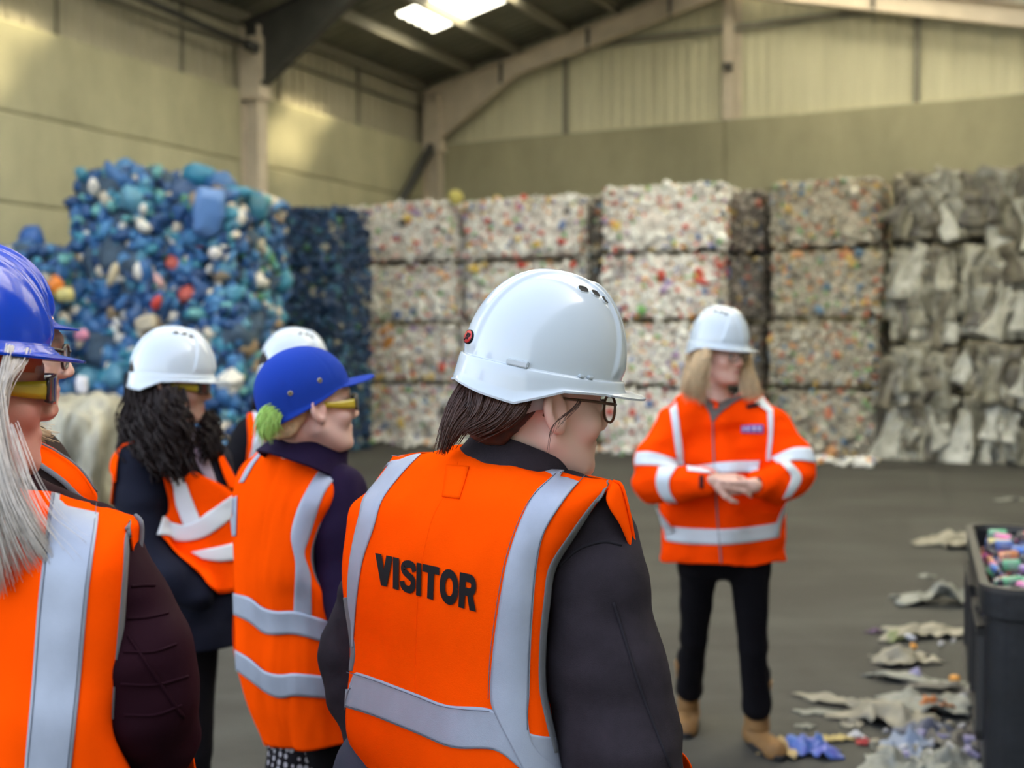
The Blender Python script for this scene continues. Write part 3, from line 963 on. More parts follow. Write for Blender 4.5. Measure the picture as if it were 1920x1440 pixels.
def vent_mesh(name, s, phi, th, w, h, m):
    """a dark rounded vent let into the shell"""
    c, n = hat_surface(rad(phi), rad(th), s)
    t = (hat_surface(rad(phi + 1), rad(th), s)[0] - c).normalized(); u = n.cross(t)
    vs = [c + n * .0011]; N = 16
    for q, dz in ((.8, .0010), (1.0, .0016), (1.18, -.0002)):
        for k in range(N):
            a = 2 * math.pi * k / N
            ca, sa = math.cos(a), math.sin(a)
            vs.append(c + t * (w * q * math.copysign(abs(ca) ** .7, ca)) + u * (h * q * math.copysign(abs(sa) ** .7, sa)) + n * dz)
    fs = [(0, 1 + k, 1 + (k + 1) % N) for k in range(N)]
    for r in range(2):
        fs += [(1 + r * N + k, 1 + (r + 1) * N + k, 1 + (r + 1) * N + (k + 1) % N, 1 + r * N + (k + 1) % N) for k in range(N)]
    me = mesh(name, vs, fs, [m, M_helm_w])
    for i, p in enumerate(me.polygons): p.material_index = 0 if i < 2 * N else 1
    return me
EVO['nth'] = 84
HAT_W = hat_mesh('hard_hat', EVO, M_helm_w, 300)
HAT_B = hat_mesh('hard_hat', KEEL, M_helm_b)
HAT_C = hat_mesh('cap', CAP, M_cap)
VENTS = [vent_mesh('vent', EVO, sg * p, t, .0085, .0062, M_slot) for sg in (-1, 1) for p, t in ((40, 36), (55, 31), (76, 29))]
def under(name, me, parent, **k):
    """child in its parent's own space"""
    return local(name, me, parent, **k)
def hat(H, person, me, tilt=-8, lift=0, s=1.0, vents=True, name='hard_hat', dx=0, roll=0, dy=0):
    o = bpy.data.objects.new(name, me); COL.objects.link(o); o.parent = person
    o.matrix_parent_inverse = world_of(person).inverted()
    o.matrix_basis = H.m4() @ Matrix.Translation((dx, dy, lift)) @ Matrix.Rotation(rad(tilt), 4, 'X') @ Matrix.Rotation(rad(roll), 4, 'Y') @ Matrix.Scale(s, 4)
    if vents:
        for v in VENTS: under('vent', v, o)
    return o

# ------------------------------------------------------------------ eyewear, in head space
def rim_loop(sx, w=.0255, h=.021, n=28, yaw=9):
    P = []
    for k in range(n + 1):
        a = 2 * math.pi * k / n
        x = w * math.copysign(abs(math.cos(a)) ** .8, math.cos(a)); z = h * math.copysign(abs(math.sin(a)) ** .8, math.sin(a)) * (1.0 if math.sin(a) < 0 else .85)
        y = -abs(x + (.0 if sx > 0 else 0)) * 0 - (x * sx) * math.tan(rad(yaw))
        P.append(Vector((sx * .033 + x, .099 + y, -.004 + z)))
    return P
def spectacles(H, person, m, r=.0016):
    b = MB()
    for sx in (-1, 1):
        b.tube(rim_loop(sx), r, 6, False)
        b.tube([(sx * .059, .0955, .004), (sx * .066, .089, .005), (sx * .0755, .04, .010), (sx * .079, .0, .012), (sx * .080, -.016, .004), (sx * .079, -.028, -.014)], [r * 1.2, r * 1.2, r, r, r, r * .9], 6)
    b.tube([(-.0085, .103, .002), (0, .105, .004), (.0085, .103, .002)], r, 6)
    o = H.obj('spectacles', b.mesh('spectacles', m, True), person)
    for sx in (-1, 1):
        P = rim_loop(sx)[:-1]; c = sum(P, Vector()) / len(P)
        k = len(P); vs = P + [c + Vector((0, .001, 0))]
        under('lens', mesh('lens', vs, [(k, i, (i + 1) % k) for i in range(k)], M_lens), o)
    return o
def safety_glasses(H, person, temple, lens):
    """wrap-round shield with deep side arms"""
    nu, nv = 33, 9
    def sh(u, v, off=0):
        a = u * .95
        x = .0675 * math.sin(a) / math.sin(.95); y = .082 + .026 * (math.cos(a) - math.cos(.95)) / (1 - math.cos(.95)) + off
        hh = .0195 * (1 - .25 * abs(u) ** 3) ; zc = -.003
        z = zc + hh * v
        if v < 0: z += .012 * max(0, 1 - (abs(u) / .16) ** 2) * -v    # nose notch
        return Vector((x, y, z))
    P = np.array([[sh(-1 + 2 * i / (nu - 1), -1 + 2 * j / (nv - 1)) for j in range(nv)] for i in range(nu)])
    o = H.obj('safety_glasses', grid_solid('safety_glasses', P, lens, .002, away=(0, 1, 0)), person)
    for sx in (-1, 1):
        pts = [((sx * .0675, .084, -.003), .0115), ((sx * .069, .066, -.003), .0105), ((sx * .0725, .045, -.002), .0088), ((sx * .077, .015, .001), .0068), ((sx * .079, -.012, .004), .0055), ((sx * .079, -.03, -.008), .004)]
        A = np.array([[Vector(c) + Vector((0, 0, -h)), Vector(c) + Vector((sx * .001, 0, -h * .3)), Vector(c) + Vector((sx * .001, 0, h * .3)), Vector(c) + Vector((0, 0, h))] for c, h in pts])
        A = np.stack([catmull(A[:, j], 18) for j in range(4)], axis=1)
        under('temple', grid_solid('temple', A, temple, .002, away=(sx * 5, 0, 0)), o)
        b = MB(); b.tube([sh(sx * (1.0), v, .002) for v in (-.95, -.3, .3, .95)], .0022, 6); under('hinge', b.mesh('hinge', M_frame_k, True), o)
    return o
def eyes(H, person):
    for sx in (-1, 1):
        c = Vector((sx * .031, .0765, -.002))
        vs, fs = [], []
        N, Mr = 14, 10
        for i in range(Mr + 1):
            th = math.pi * i / Mr
            for k in range(N):
                a = 2 * math.pi * k / N
                vs.append(c + Vector((math.sin(th) * math.cos(a), math.cos(th), math.sin(th) * math.sin(a))) * .0118)
        fs = grid_faces(Mr + 1, N, True)
        me = mesh('eye', vs, fs, [M_eye, M_iris])
        for p in me.polygons: p.material_index = 1 if (p.center - c).y > .0095 else 0
        H.obj('eye', me, person)

# ------------------------------------------------------------------ hair
def strands(name, guides, n, r, m, parent, jit=.006, seg=14, taper=.35, curl=0.0, cfreq=40, seed=3, nn=4, frizz=.0, **k):
    """many fine locks blended between guide lines (world points)"""
    rg = np.random.default_rng(seed)
    Gs = np.array([resample([list(q) for q in g], seg) for g in guides])
    vs, fs = [], []
    for i in range(n):
        t = rg.random() * (len(Gs) - 1); a = min(int(t), len(Gs) - 2) if len(Gs) > 1 else 0; u = t - a
        g = Gs[a] * (1 - u) + Gs[a + 1] * u if len(Gs) > 1 else Gs[0].copy()
        L = .72 + .34 * rg.random()
        s = np.linspace(0, 1, seg) * min(L, 1.0)
        g = np.stack([np.interp(s, np.linspace(0, 1, seg), g[:, c]) for c in range(3)], 1)
        off = rg.normal(0, jit, 3); off2 = rg.normal(0, jit * .35 + frizz, 3)
        w = np.linspace(0, 1, seg)[:, None]
        g = g + off * (.55 + .45 * w) + off2 * w ** 2
        if curl:
            ph = rg.random() * 6.28; q = np.linspace(0, 1, seg) * cfreq * .2 + ph
            g = g + curl * np.stack([np.cos(q), np.sin(q), .3 * np.sin(q * 1.3)], 1) * np.minimum(1, 3 * w)
        rr = [r * (.7 + .6 * rg.random()) * (1 - (1 - taper) * (z / (seg - 1)) ** 2) for z in range(seg)]
        v, f = tube_geo(g, rr, nn, True)
        o = len(vs); vs += v; fs += [tuple(z + o for z in q) for q in f]
    return link(name, mesh(name, vs, fs, m), parent, **k)
def hair_cap(H, person, m, front=.012, slope=.75, low=-.10, thick=.010, h=.005, ear=True, nape=1.0):
    """close-lying hair over the skull behind the hairline"""
    def f(p):
        d = ell(p, (0, -.022, .034), (.076 + thick, .096 + thick, .088 + thick))
        d = smin(d, ell(p, (0, -.055, -.045), (.056 + thick, .045 + thick, .06)), .03)
        d = smax(d, (p[:, 1] - front - slope * (p[:, 2] - .02)) / math.sqrt(1 + slope ** 2), .006)
        d = smax(d, low - p[:, 2], .01)
        if ear: d = smax(d, -ell(np.stack([np.abs(p[:, 0]), p[:, 1], p[:, 2]], -1), (.082, -.010, -.012), (.03, .024, .036)), .006)
        q = p * np.array([1, 1, .25])
        return d + .0022 * vnoise(q, 160, 5)
    V, Q = surfnet(f, (-.11, -.14, -.14), (.11, .12, .15), h)
    return H.obj('hair_cap', fast_mesh('hair_cap', V, Q, m), person)

# ------------------------------------------------------------------ garments from traced chains
def garment(name, chains, m, parent, h=.005, folds=0.0, fs=(9, 9, 16), seed=1, k=.04, cut=None, extra=None, **kk):
    """one continuous garment from tapering limbs (world points and radii), with soft folds. ell entries: ('e', centre, radii)"""
    lo = np.min([np.array(q[0]) - q[1] - .03 for c in chains for q in c], 0); hi = np.max([np.array(q[0]) + q[1] + .03 for c in chains for q in c], 0)
    fl = [chain_sdf([(c[i][0], c[i + 1][0], c[i][1], c[i + 1][1]) for i in range(len(c) - 1)], .02) for c in chains]
    if extra: lo = np.minimum(lo, extra[1]); hi = np.maximum(hi, extra[2])
    def f(p):
        d = None
        for g in fl:
            q = g(p); d = q if d is None else smin(d, q, k)
        if extra: d = smin(d, extra[0](p), k)
        if folds: d = d + folds * fbm(p * np.array(fs), 1.0, seed, 2)
        if cut: d = np.maximum(d, cut(p))
        return d
    me = implicit(name, f, lo, hi, h, m)
    return link(name, me, parent, **kk), me
def ring_loft(name, rings, m, parent, n=40, seg=None, thick=None, cap=False, fold=0, seed=0, fsc=20, **k):
    """rings: (centre, half-axis vector a, half-axis vector b)"""
    C = np.array([[*c, *a, *b] for c, a, b in rings])
    D = catmull(C, seg or len(rings) * 8)
    P = []
    for r in D:
        c, a, b = r[:3], r[3:6], r[6:]
        q = np.linspace(0, 2 * np.pi, n, endpoint=False)
        P.append(c + np.cos(q)[:, None] * a + np.sin(q)[:, None] * b)
    P = np.array(P)
    if fold:
        z = fbm(P.reshape(-1, 3), fsc, seed, 2).reshape(P.shape[:2])
        cen = P.mean(1, keepdims=True); P = P + (P - cen) / np.linalg.norm(P - cen, axis=-1, keepdims=True) * (z * fold)[..., None]
    vs = [Vector(q) for q in P.reshape(-1, 3)]
    fs = grid_faces(len(D), n, True)
    if cap: fs += [tuple(reversed(range(n))), tuple(range((len(D) - 1) * n, len(D) * n))]
    me = mesh(name, vs, fs, m)
    bm = bmesh.new(); bm.from_mesh(me); bmesh.ops.recalc_face_normals(bm, faces=bm.faces)
    if thick:
        bm.normal_update(); inner = {v: bm.verts.new(v.co - v.normal * thick) for v in list(bm.verts)}
        bd = [e for e in bm.edges if e.is_boundary]
        for f in list(bm.faces): bm.faces.new([inner[v] for v in reversed(f.verts)]).smooth = True
        for e in bd:
            a, b = e.verts; bm.faces.new((a, b, inner[b], inner[a]))
        bmesh.ops.recalc_face_normals(bm, faces=bm.faces)
    bm.to_mesh(me); bm.free(); me.materials.clear(); me.materials.append(m)
    return link(name, me, parent, **k)
def fall(name, H, a0, a1, length, n, r, m, parent, jit=.005, seed=3, out=.01, top=.03, k=9, **kw):
    """hair falling round the back of a head between two bearings (180 = nape)"""
    g = []
    for q in range(k):
        a = rad(a0 + (a1 - a0) * q / (k - 1)); d = Vector((math.sin(a), math.cos(a), 0))
        p = [H.to(Vector((d.x * .084, d.y * .104 - .022, top))), H.to(Vector((d.x * .088, d.y * .105 - .024, -.04)))]
        e = H.to(Vector((d.x * (.085 + out), d.y * (.098 + out) - .03, -.11)))
        p += [e, e + Vector((0, 0, -(length - .11)))]
        g.append(p)
    return strands(name, g, n, r, m, parent, jit=jit, seed=seed, **kw)
def V3(p): return np.array(p, float)
def shoe(name, foot, heading, m, parent, L=.26, wd=.045, hh=.075, sole=None, shaft=None):
    """a shoe on the floor: foot = heel point, heading in degrees (0 = +Y)"""
    a = rad(heading); f = Vector((-math.sin(a), math.cos(a), 0)); s = Vector((f.y, -f.x, 0)); h = Vector(foot); h.z = 0
    def fn(p):
        q = p - np.array(h); y = q @ np.array(f); x = q @ np.array(s); z = q[:, 2]
        P = np.stack([x, y, z], -1)
        d = rc(P, (0, .045, .03), (0, L - .05, .024), wd * .82, wd * .92)
        d = smin(d, rc(P, (0, .05, .05), (0, .04, hh + .02), .038, .042), .04)
        d = smax(d, -z + .002, .004)
        return d
    lo = np.array(h) - .12; hi = np.array(h) + np.array(f) * L; lo = np.minimum(lo, hi - .12); hi = np.maximum(hi + .12, np.array(h) + .12); hi[2] = hh + .08; lo[2] = -.02
    o = link(name, implicit(name, fn, lo, hi, .006, m), parent)
    b = MB(); pts = []
    N = 24
    for k in range(N):
        q = 2 * math.pi * k / N; y = L / 2 + (L / 2 + .006) * math.cos(q) * 1.0; x = wd * (1.02 if math.cos(q) > -.2 else .9) * math.sin(q); pts.append(h + f * y + s * x)
    vs = [p + Vector((0, 0, .001)) for p in pts] + [p + Vector((0, 0, .022)) for p in pts]
    fs = [tuple(reversed(range(N))), tuple(range(N, 2 * N))] + [(k, (k + 1) % N, N + (k + 1) % N, N + k) for k in range(N)]
    link('sole', mesh('sole', vs, fs, sole or M_sole), o)
    return o
# ================================================================== the visitor in the middle
def person_visitor():
    H = Head(W(1013, 751, 1.62), -68, -3, 4, .95)
    base = W(930, 1300, 1.66); base.z = 0
    t = empty('person', base, label='person seen from behind in white hard hat and orange vest printed VISITOR, dark denim sleeves', cat='person', group='visitors in orange vests')
    nb = W(965, 905, 1.63)
    shR, elR, wrR = W(1105, 985, 1.56), W(1165, 1300, 1.50), W(1230, 1600, 1.44)
    shL, elL, wrL = W(748, 985, 1.75), W(680, 1260, 1.81), W(745, 1540, 1.68)
    hip = W(860, 1520, 1.70)
    rest = [(H.to((0, -.032, -.05)), nb, .047, .052), (nb, W(900, 1050, 1.69), .055, .085), (W(900, 1050, 1.69), hip, .085, .095),
            (W(970,950,1.66), shR, .04, .036), (W(930,950,1.68), shL, .04, .036), (shR, elR, .036, .036), (elR, wrR, .038, .026), (shL, elL, .036, .034), (elL, wrL, .038, .026)]
    hands = [hand_prims(wrR, (.1, .1, -1), (-1, .1, 0), .92, .5, 1), hand_prims(wrL, (.15, .1, -1), (1, 0, 0), .92, .5, -1)]
    figure_body('body', H, None, rest, t, M_skin, SK_PALE, .0028, hands)
    eyes(H, t)
    # --- hair
    hair_cap(H, t, M_hair_d, front=-.012, low=-.066, thick=.004, h=.004)
    g = [[(880, 700, 1.60), (856, 735, 1.59), (838, 785, 1.575), (826, 846, 1.565)],
         [(895, 715, 1.58), (868, 745, 1.565), (846, 790, 1.555), (832, 846, 1.555)],
         [(915, 735, 1.56), (888, 760, 1.55), (858, 795, 1.545), (838, 842, 1.55)],
         [(930, 750, 1.55), (908, 778, 1.545), (876, 800, 1.545), (850, 830, 1.55)]]
    strands('ponytail', [Wa(q) for q in g], 420, .0012, M_hair_d, t, jit=.0035, seg=14, seed=4)
    g = [[(880, 700, 1.585), (876, 740, 1.56), (870, 775, 1.55), (862, 800, 1.55)],
         [(905, 718, 1.555), (908, 752, 1.53), (896, 785, 1.53), (868, 808, 1.535)],
         [(950, 735, 1.53), (945, 764, 1.515), (920, 792, 1.52), (880, 812, 1.53)],
         [(990, 748, 1.52), (975, 772, 1.512), (945, 796, 1.52), (895, 814, 1.535)],
         [(990, 760, 1.53), (972, 785, 1.525), (945, 803, 1.532), (900, 820, 1.545)]]
    strands('hair', [Wa(q) for q in g], 620, .0011, M_hair_d, t, jit=.0028, seg=12, seed=5)
    g = [[(1084, 752, 1.535), (1078, 762, 1.52), (1060, 780, 1.512), (1034, 800, 1.508), (1027, 830, 1.51), (1026, 862, 1.53)], [(1090, 752, 1.535), (1084, 762, 1.52), (1070, 776, 1.51), (1052, 792, 1.51)]]
    strands('loose_hair', [Wa(q) for q in g], 9, .0005, M_hair_d, t, jit=.0012, seg=14, seed=6)
    # --- hard hat
    hh = hat(H, t, HAT_W, tilt=-6, lift=.004, roll=3)
    b = MB()
    for sx in (-1, 1): # grey headband harness showing below the rim behind the ear
        b.v, b.f = [], []
        P = []
        for k in range(15):
            a = rad(100 + 80 * k / 14) * sx
            r_ = Vector((math.sin(a) * .086, math.cos(a) * .106 - .010, 0)); hgt = .010 + .010 * math.sin(math.pi * min(1, k / 9)) ** 2
            P.append([r_ + Vector((0, 0, .012 - hgt * 1.9)), r_ + Vector((0, 0, .014)), r_ + Vector((0, 0, .034))])
        under('headband', grid_solid('headband', np.array(P), M_strap, .002, away=(sx * 9, 0, 0)), hh)
    # badge at the nape of the shell
    c, n = hat_surface(rad(180), rad(80), EVO)
    tx = Vector((1, 0, 0)); ty = n.cross(tx); ty = -ty if ty.z < 0 else ty
    def disc(rx, ry, off):
        vs = [c + n * off] + [c + tx * rx * math.cos(k * math.pi / 12) + ty * ry * math.sin(k * math.pi / 12) + n * (off - .0) for k in range(24)] + [c + tx * rx * 1.04 * math.cos(k * math.pi / 12) + ty * ry * 1.04 * math.sin(k * math.pi / 12) + n * (off - .004) for k in range(24)]
        return vs, [(0, 1 + k, 1 + (k + 1) % 24) for k in range(24)] + [(1 + k, 25 + k, 25 + (k + 1) % 24, 1 + (k + 1) % 24) for k in range(24)]
    under('badge_rim', mesh('badge_rim', *disc(.016, .0105, .0014), M_print), hh)
    under('badge', mesh('badge', *disc(.0145, .0092, .0018), M_red), hh)
    cu = bpy.data.curves.new('badge_print', 'FONT'); cu.body = 'JSP'; cu.size = .0125; cu.align_x = 'CENTER'; cu.align_y = 'CENTER'; cu.offset = .0004; cu.shear = .25; cu.resolution_u = 3; cu.extrude = .0003
    tmp = bpy.data.objects.new('badge_print', cu); COL.objects.link(tmp); bpy.context.view_layer.update()
    me = bpy.data.meshes.new_from_object(tmp.evaluated_get(bpy.context.evaluated_depsgraph_get())); bpy.data.objects.remove(tmp)
    me.materials.clear(); me.materials.append(M_print)
    me.transform(Matrix.Translation(c + n * .0022) @ Matrix((tx, ty, n)).transposed().to_4x4()); under('badge_lettering', me, hh)
    # lug and slot mouldings along the ledge
    for sx in (-1, 1):
        for ph, w_ in ((128, .016), (83, .005), (76, .005)):
            e = hat_surface(rad(ph) * sx, math.pi / 2 - .02, EVO)[0]; o_ = Vector((math.sin(rad(ph) * sx), math.cos(rad(ph)), 0)); tt = Vector((o_.y, -o_.x, 0))
            bb = MB(); bb.box(e - tt * w_ - o_ * .004 + Vector((0, 0, -.002)), tt * 2 * w_, o_ * .0095, (0, 0, .009 if w_ > .01 else .005))
            me = bb.mesh('lug', M_helm_w); bm = bmesh.new(); bm.from_mesh(me); bmesh.ops.bevel(bm, geom=bm.edges[:] , offset=.0015, segments=2, affect='EDGES'); bm.to_mesh(me); bm.free(); under('lug', me, hh)
    spectacles(H, t, M_frame, .0021)
    # --- denim jacket under the vest: trunk and both sleeves
    ch = [[(W(935, 935, 1.68), .075), (W(900, 1050, 1.70), .105), (W(850, 1380, 1.72), .115), (W(850, 1540, 1.72), .12)],
          [(W(960, 925, 1.65), .065), (W(1090, 988, 1.575), .066), (W(1117, 1090, 1.54), .066), (W(1133, 1250, 1.52), .078), (W(1158, 1400, 1.50), .082), (W(1195, 1540, 1.47), .076), (W(1230, 1640, 1.45), .05)],
          [(W(930, 915, 1.68), .06), (W(748, 985, 1.75), .050), (W(712, 1100, 1.80), .056), (W(672, 1225, 1.82), .060), (W(684, 1300, 1.80), .056), (W(725, 1420, 1.74), .048), (W(745, 1540, 1.68), .042)]]
    jk, jme = garment('denim_jacket', ch, M_denim, t, h=.0045, folds=.006, fs=(13, 13, 20), seed=11, k=.03)
    bv = bvh_of(jme)
    cord('sleeve_seam', [(1150, 1130), (1175, 1210), (1200, 1290), (1232, 1375), (1258, 1440)], bv, M_seam, jk, r=.0022, off=.0004, dg=1.45)
    cord('shoulder_seam', [(1048, 1062), (1085, 1030), (1130, 1016), (1165, 1022)], bv, M_seam, jk, r=.0024, off=.0006, dg=1.48)
    # collar: a stand ring that folds down over the neckline
    fw = Vector((.57, .82, -.42)).normalized(); rt = Vector((.80, -.57, -.16)).normalized(); up = rt.cross(fw)
    nc = W(978, 850, 1.625)
    ring_loft('collar', [(nc - up * .07, rt * .115, fw * .10), (nc - up * .03, rt * .088, fw * .083), (nc - up * .004, rt * .076, fw * .074), (nc + up * .004, rt * .073, fw * .071)], M_denim, jk, n=56, thick=.004, fold=.002, fsc=30)
    # --- vest
    rows = [  # top row = shoulder seam and neckline
        ([(738, 857), (790, 850), (858, 831), (905, 838), (960, 860), (1050, 885), (1150, 903)], 1.700, 1.545, .035),
        ([(716, 885), (800, 868), (880, 860), (960, 885), (1050, 907), (1141, 918)], 1.700, 1.515, .075),
        ([(690, 920), (800, 915), (900, 920), (1000, 940), (1112, 955)], 1.695, 1.495, .095),
        ([(657, 950), (780, 965), (900, 985), (1000, 1000), (1076, 1008)], 1.700, 1.485, .10),
        ([(648, 1000), (780, 1030), (900, 1050), (1040, 1066)], 1.695, 1.48, .10),
        ([(641, 1065), (760, 1095), (880, 1115), (1030, 1130)], 1.69, 1.475, .10),
        ([(645, 1130), (760, 1160), (880, 1185), (1023, 1200)], 1.685, 1.475, .10),
        ([(655, 1195), (760, 1230), (880, 1265), (1022, 1285)], 1.68, 1.475, .10),
        ([(655, 1258), (760, 1293), (880, 1330), (1034, 1350)], 1.675, 1.475, .105),
        ([(648, 1330), (760, 1368), (880, 1408), (1052, 1425)], 1.67, 1.475, .11),
        ([(652, 1385), (760, 1430), (890, 1490), (1072, 1510)], 1.665, 1.475, .115),
        ([(676, 1432), (780, 1500), (900, 1560), (1090, 1590)], 1.66, 1.475, .12)]
    pb = Panel(rows, n=150, mm=110, pw=.55, fold=.0048, seed=21, fscale=10, fst=(1.4, 1.4, .5))
    vest = link('vest', pb.mesh('vest', M_orange, .002), t)
    # front panel: shares the side edges, bulges away from the camera
    fr = []
    P = pb.P
    bvb = grid_bvh(P)
    front = [
        ([(738, 857), (800, 850), (860, 850), (960, 870), (1060, 888), (1150, 903)], 1.700, 1.545, -.03),
        ([(722, 885), (800, 885), (960, 900), (1100, 915), (1176, 950)], 1.72, 1.555, -.10),
        ([(700, 930), (800, 940), (960, 960), (1120, 985), (1190, 1020)], 1.74, 1.575, -.12),
        ([(668, 1000), (800, 1020), (960, 1040), (1120, 1060), (1204, 1085)], 1.76, 1.60, -.13),
        ([(655, 1090), (800, 1110), (960, 1130), (1120, 1160), (1219, 1165)], 1.77, 1.62, -.14),
        ([(660, 1190), (800, 1220), (960, 1250), (1120, 1260), (1236, 1245)], 1.75, 1.64, -.14),
        ([(660, 1300), (800, 1330), (960, 1360), (1100, 1380), (1215, 1360)], 1.74, 1.63, -.14),
        ([(666, 1400), (800, 1440), (960, 1500), (1150, 1500), (1285, 1420)], 1.72, 1.60, -.14),
        ([(690, 1470), (800, 1520), (960, 1580), (1150, 1590), (1305, 1480)], 1.71, 1.59, -.14)]
    pf = Panel(front, n=90, mm=60, pw=.6, fold=.003, seed=8)
    link('front_panel', pf.mesh('front_panel', M_orange, .002), vest)
    # shoulder flap standing off the sleeve head
    def sheet(name, A, B, m, n=30, k=6, thick=.002, par=vest, bow=0.0):
        A = np.array([list(W(*q)) for q in A]); B = np.array([list(W(*q)) for q in B])
        A = catmull(A, n); B = catmull(B, n)
        Q = np.array([[A[i] * (1 - j / (k - 1)) + B[i] * (j / (k - 1)) - np.array([0, bow, 0]) * math.sin(math.pi * j / (k - 1)) for j in range(k)] for i in range(n)])
        return link(name, grid_solid(name, Q, m, thick), par)
    sheet('shoulder_flap', [(1148, 902, 1.535), (1137, 926, 1.50), (1143, 950, 1.49), (1165, 990, 1.50), (1196, 1066, 1.53)],
          [(1150, 902, 1.545), (1166, 912, 1.535), (1180, 965, 1.53), (1190, 1020, 1.535), (1200, 1070, 1.54)], M_orange, bow=.008)
    cord2 = lambda name, pts, m, r, par: link(name, mesh(name, *tube_geo(catmull([list(W(*q)) for q in pts], 50), r, 8), m), par)
    cord2('edge_binding', [(1150, 902, 1.54), (1166, 911, 1.53), (1180, 962, 1.525), (1190, 1018, 1.53), (1199, 1062, 1.538), (1206, 1090, 1.56), (1221, 1165, 1.60), (1236, 1245, 1.63)], M_orange, .0022, vest)
    # armhole binding
    def edge_band(name, pts, m, w, par, off=.001, bv=bvb, dg=1.48):
        A = resample(pts, 60)
        tng = np.gradient(A, axis=0); nr_ = np.stack([-tng[:, 1], tng[:, 0]], -1); nr_ /= np.linalg.norm(nr_, axis=1, keepdims=True)
        Pp = np.array([[cast(*(A[i] + nr_[i] * q), bv, off, dg) for q in np.linspace(-w, w, 4)] for i in range(60)])
        return link(name, grid_solid(name, relax(Pp, 3), m, .003), par)
    edge_band('armhole_binding', [(1147, 905), (1134, 926), (1108, 957), (1072, 1008), (1036, 1066), (1026, 1130), (1019, 1200), (1018, 1285), (1030, 1350), (1046, 1410)], M_bind, 7.0, vest, off=.0018)
    edge_band('side_binding', [(648, 1120), (657, 1180), (662, 1225), (657, 1258)], M_bind, 4.0, vest, dg=1.68)
    # reflective tapes
    tp = strip('reflective_tape', [(655, 1256), (700, 1270), (780, 1300), (840, 1322), (922, 1330), (988, 1373), (1040, 1383)],
          [(649, 1326), (700, 1342), (780, 1374), (850, 1402), (930, 1407), (990, 1450), (1060, 1465)], bvb, M_tape, vest, off=.0016, n=80, mm=14)
    tr = strip('reflective_tape', [(1048, 886), (1025, 905), (1000, 930), (972, 990), (950, 1060), (935, 1150), (925, 1230), (921, 1310), (935, 1350), (960, 1400), (985, 1450)],
          [(1100, 893), (1082, 910), (1060, 935), (1020, 1000), (1005, 1060), (998, 1130), (992, 1230), (990, 1310), (988, 1345), (1000, 1400), (1050, 1450)], bvb, M_tape, vest, off=.0034, n=90, mm=12)
    tl = strip('reflective_tape', [(742, 856), (715, 893), (683, 933), (675, 965), (664, 1012), (656, 1060), (653, 1107), (655, 1139), (660, 1171), (661, 1206)],
          [(790, 852), (755, 888), (718, 937), (702, 989), (683, 1044), (675, 1084), (669, 1131), (666, 1170), (664, 1195), (663, 1215)], bvb, M_tape, vest, off=.002, n=80, mm=8)
    for nm, l, pr in (('stitching', [(1042, 892), (997, 936), (968, 992), (946, 1062), (931, 1152), (921, 1232), (918, 1310)], tr), ('stitching', [(1096, 897), (1057, 940), (1017, 1003), (1002, 1062), (995, 1132), (989, 1232), (987, 1368)], tr),
                      ('stitching', [(655, 1260), (700, 1274), (780, 1304), (840, 1326), (920, 1333)], tp), ('stitching', [(650, 1322), (700, 1338), (780, 1370), (850, 1398), (928, 1403)], tp)):
        cord(nm, l, bvb, M_stitch, pr, r=.0005, off=.0040, dg=1.5, nn=4)
    # the fold down the middle of the back
    cord('centre_fold', [(862, 838), (850, 900), (815, 960), (800, 1010), (790, 1060), (783, 1120), (779, 1220), (779, 1300), (779, 1372)], bvb, M_orange, vest, r=.0016, off=-.0006, dg=1.55)
    strip('label_patch', [(838, 872), (834, 905), (830, 932)], [(880, 876), (872, 905), (862, 936)], bvb, M_orange, vest, off=.0022, n=12, mm=6)
    lettering('visitor_print', 'VISITOR', [(706, 1037), (897, 1080), (894, 1147), (706, 1094)], bvb, M_print, vest, off=.0024, split=([0, .389, .400, .455, .468, 1], [0, .395, .400, .448, .456, 1]))
    # --- trousers and shoes, below the picture
    for s_, dx in ((-1, -.085), (1, .085)):
        p0 = hip + Vector((dx, .0, 0)); ft = Vector((p0.x + dx * .2, p0.y + (.02 if s_ > 0 else .10), .10))
        garment('trouser_leg', [[(p0 + Vector((0, 0, .05)), .10), (p0 * .55 + ft * .45, .075), (ft, .062)]], M_jean, t, h=.009, folds=.004, seed=4)
        shoe('shoe', ft + Vector((-.03, -.07, 0)), -40, M_sole, t)
    return t
person_visitor()
# ================================================================== shared pieces for the other people
def legs_out(t, hip, m, gap=.085, yaw=0.0, r=(.10, .072, .055), sh=M_sole, h=.01, spread=.02):
    a = rad(yaw); s = Vector((math.cos(a), math.sin(a), 0))
    for k in (-1, 1):
        p0 = Vector(hip) + s * gap * k; ft = Vector((p0.x, p0.y, .09)) + s * spread * k
        garment('trouser_leg', [[(p0 + Vector((0, 0, .04)), r[0]), (p0 * .52 + ft * .48, r[1]), (ft, r[2])]], m, t, h=h, folds=.004, seed=4 + k)
        shoe('shoe', ft + Vector((math.sin(a) * .06, -math.cos(a) * .06, 0)), yaw, sh, t)
def vest_sheet(name, A, B, m, par, n=30, k=6, thick=.002, bow=0.0):
    A = catmull([list(W(*q)) for q in A], n); B = catmull([list(W(*q)) for q in B], n)
    Q = np.array([[A[i] * (1 - j / (k - 1)) + B[i] * (j / (k - 1)) - np.array([0, bow, 0]) * math.sin(math.pi * j / (k - 1)) for j in range(k)] for i in range(n)])
    return link(name, grid_solid(name, Q, m, thick), par)
